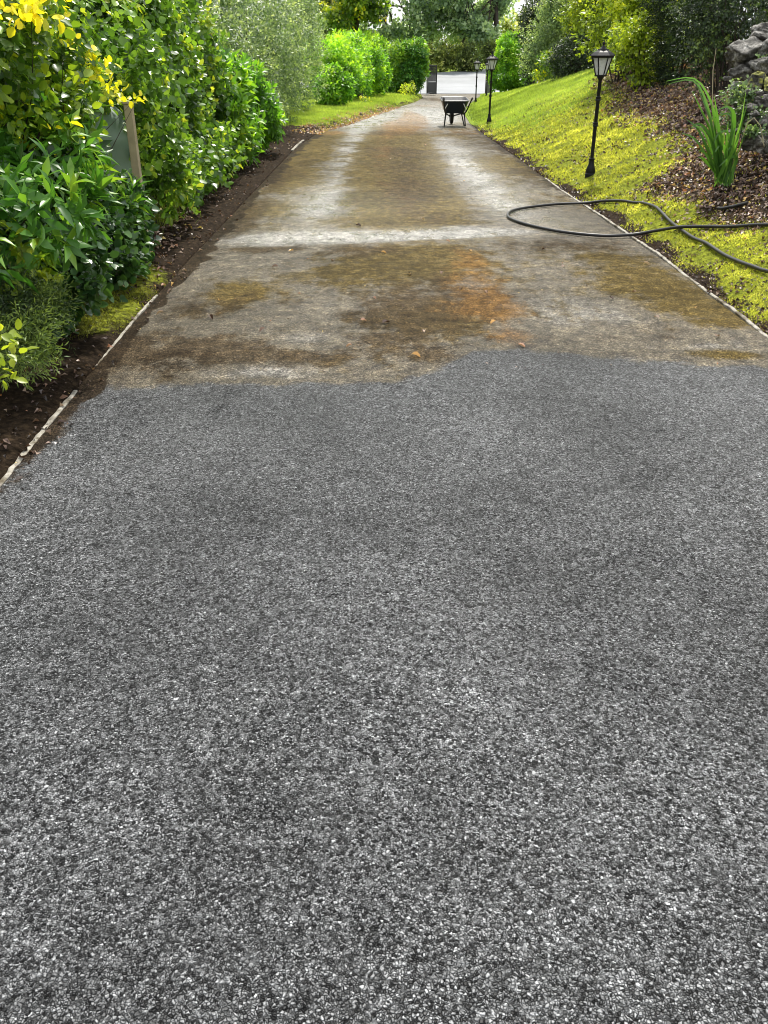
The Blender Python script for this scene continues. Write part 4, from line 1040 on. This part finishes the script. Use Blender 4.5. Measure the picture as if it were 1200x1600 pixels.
# small crumbs on the dirty half of the drive
y = 4.7 + rng.random(900) ** 1.3 * 18; s = rng.random(len(y)); x = xl(y) + (xr(y) - xl(y)) * s
n = len(x); C = np.stack([x, y, zb(y) + .022 + .004 * rng.random(n)], -1)
A = unit(rng.normal(size=(n, 3)) * np.array([1, 1, .12])); N = np.tile([0, 0, 1.], (n, 1)) + rng.normal(size=(n, 3)) * .2; L = .008 + .016 * rng.random(n) ** 2
V, Fc, k = leaf_arrays(C, A, N, L, L * .5, 'oval', 1.5)
tag(mesh_np('debris', V, Fc, M['dryleaf'], None, {'tint': np.repeat(np.clip(.4 + rng.normal(0, .35, n), 0, 1), k)}), kind='stuff')
# grass tufts at the hedge foot
x0, y0 = PB(185, 350)[:2]
y = y0 + rng.normal(0, .5, 700); x = -2.45 + rng.normal(0, .13, 700)
o = blades('grass', x, y, .06 + .12 * rng.random(700), np.full(700, .006), 'grass', .15 + rng.normal(0, .15, 700), .5)

# single fallen leaves on the drive
tv, tf = TEMPL['round']
proto = None
LEAF = [(663, 522), (603, 508), (690, 430), (545, 545), (770, 508), (640, 432), (720, 455), (760, 460), (568, 505), (455, 395), (1025, 500), (955, 470), (990, 460), (815, 545), (1085, 485), (880, 420), (850, 392), (970, 395),
        (520, 410), (600, 398), (660, 345), (560, 355), (610, 380), (700, 380), (735, 395), (250, 493), (330, 500), (410, 520), (665, 228), (725, 285), (610, 250), (545, 240), (430, 420), (585, 470), (650, 560), (1010, 415), (935, 350), (1120, 530)]
for i, (px, py) in enumerate(LEAF):
    if proto is None:
        Vv, Ff, kk = leaf_arrays(np.array([[0, -.5, 0.]]), np.array([[0, 1., 0]]), np.array([[0, 0, 1.]]), np.array([1.]), np.array([.6]), 'round', 2.)
        oo = mesh_np('fallen_leaf', Vv, Ff, M['dryleaf'], None, {'tint': np.full(kk, .8)}); proto = oo; meshes = [oo.data]
        for tv_ in (.2, .6, .9, .97):
            m2 = oo.data.copy(); m2.attributes['tint'].data.foreach_set('value', np.full(kk, tv_, np.float32)); meshes.append(m2)
    else:
        oo = proto.copy(); COL.objects.link(oo)
    oo.data = meshes[i % 5]
    p = PB(px, py); s = .035 + .03 * random.random()
    oo.location = (p[0], p[1], float(zb(p[1])) + .024); oo.scale = (s, s, s); oo.rotation_euler = (random.uniform(-.25, .25), random.uniform(-.25, .25), random.uniform(0, 6.28))
    tag(oo, 'small dry fallen leaf lying on the dirty part of the drive', 'leaf', 'fallen leaves on the drive')

# ------------------------------------------------------------------ light
AZ, EL = R(10), R(56)          # azimuth from +y towards +x
W = bpy.data.worlds.new('World'); S.world = W; W.use_nodes = True; nt = W.node_tree; nt.nodes.clear()
wo = nt.nodes.new('ShaderNodeOutputWorld'); bg = nt.nodes.new('ShaderNodeBackground'); sky = nt.nodes.new('ShaderNodeTexSky')
sky.sky_type = 'NISHITA'; sky.sun_disc = False; sky.sun_elevation = EL; sky.sun_rotation = AZ; sky.air_density = 1.2; sky.dust_density = 3.5; sky.ozone_density = 1.0
tc = nt.nodes.new('ShaderNodeTexCoord'); no = nt.nodes.new('ShaderNodeTexNoise'); no.inputs['Scale'].default_value = 2.2; no.inputs['Detail'].default_value = 6
rp = nt.nodes.new('ShaderNodeValToRGB'); rp.color_ramp.elements[0].position = .32; rp.color_ramp.elements[1].position = .55; rp.color_ramp.elements[0].color = (.45, .45, .45, 1)
mx = nt.nodes.new('ShaderNodeMix'); mx.data_type = 'RGBA'; mx.inputs[7].default_value = (10.5, 10.8, 11.2, 1)
L_ = nt.links.new
L_(tc.outputs['Generated'], no.inputs['Vector']); L_(no.outputs[0], rp.inputs[0]); L_(rp.outputs[0], mx.inputs[0]); L_(sky.outputs[0], mx.inputs[6]); L_(mx.outputs[2], bg.inputs[0])
bg.inputs[1].default_value = .085; L_(bg.outputs[0], wo.inputs[0])
sd_ = bpy.data.lights.new('sun', 'SUN'); sd_.energy = 4.0; sd_.angle = R(3); sd_.color = (1, .95, .86)
so = bpy.data.objects.new('sun', sd_); COL.objects.link(so)
dirv = Vector((math.sin(AZ) * math.cos(EL), math.cos(AZ) * math.cos(EL), math.sin(EL)))
so.rotation_euler = (-dirv).to_track_quat('-Z', 'Y').to_euler(); so.location = (0, 0, 30)

vs = S.view_settings; vs.view_transform = 'Standard'; vs.look = 'None'; vs.gamma = 1; vs.exposure = .75
c = S.cycles; c.max_bounces = 5; c.diffuse_bounces = 2; c.glossy_bounces = 2; c.transmission_bounces = 4; c.transparent_max_bounces = 4; c.use_denoising = True; c.filter_width = 1.0
c.caustics_reflective = False; c.caustics_refractive = False
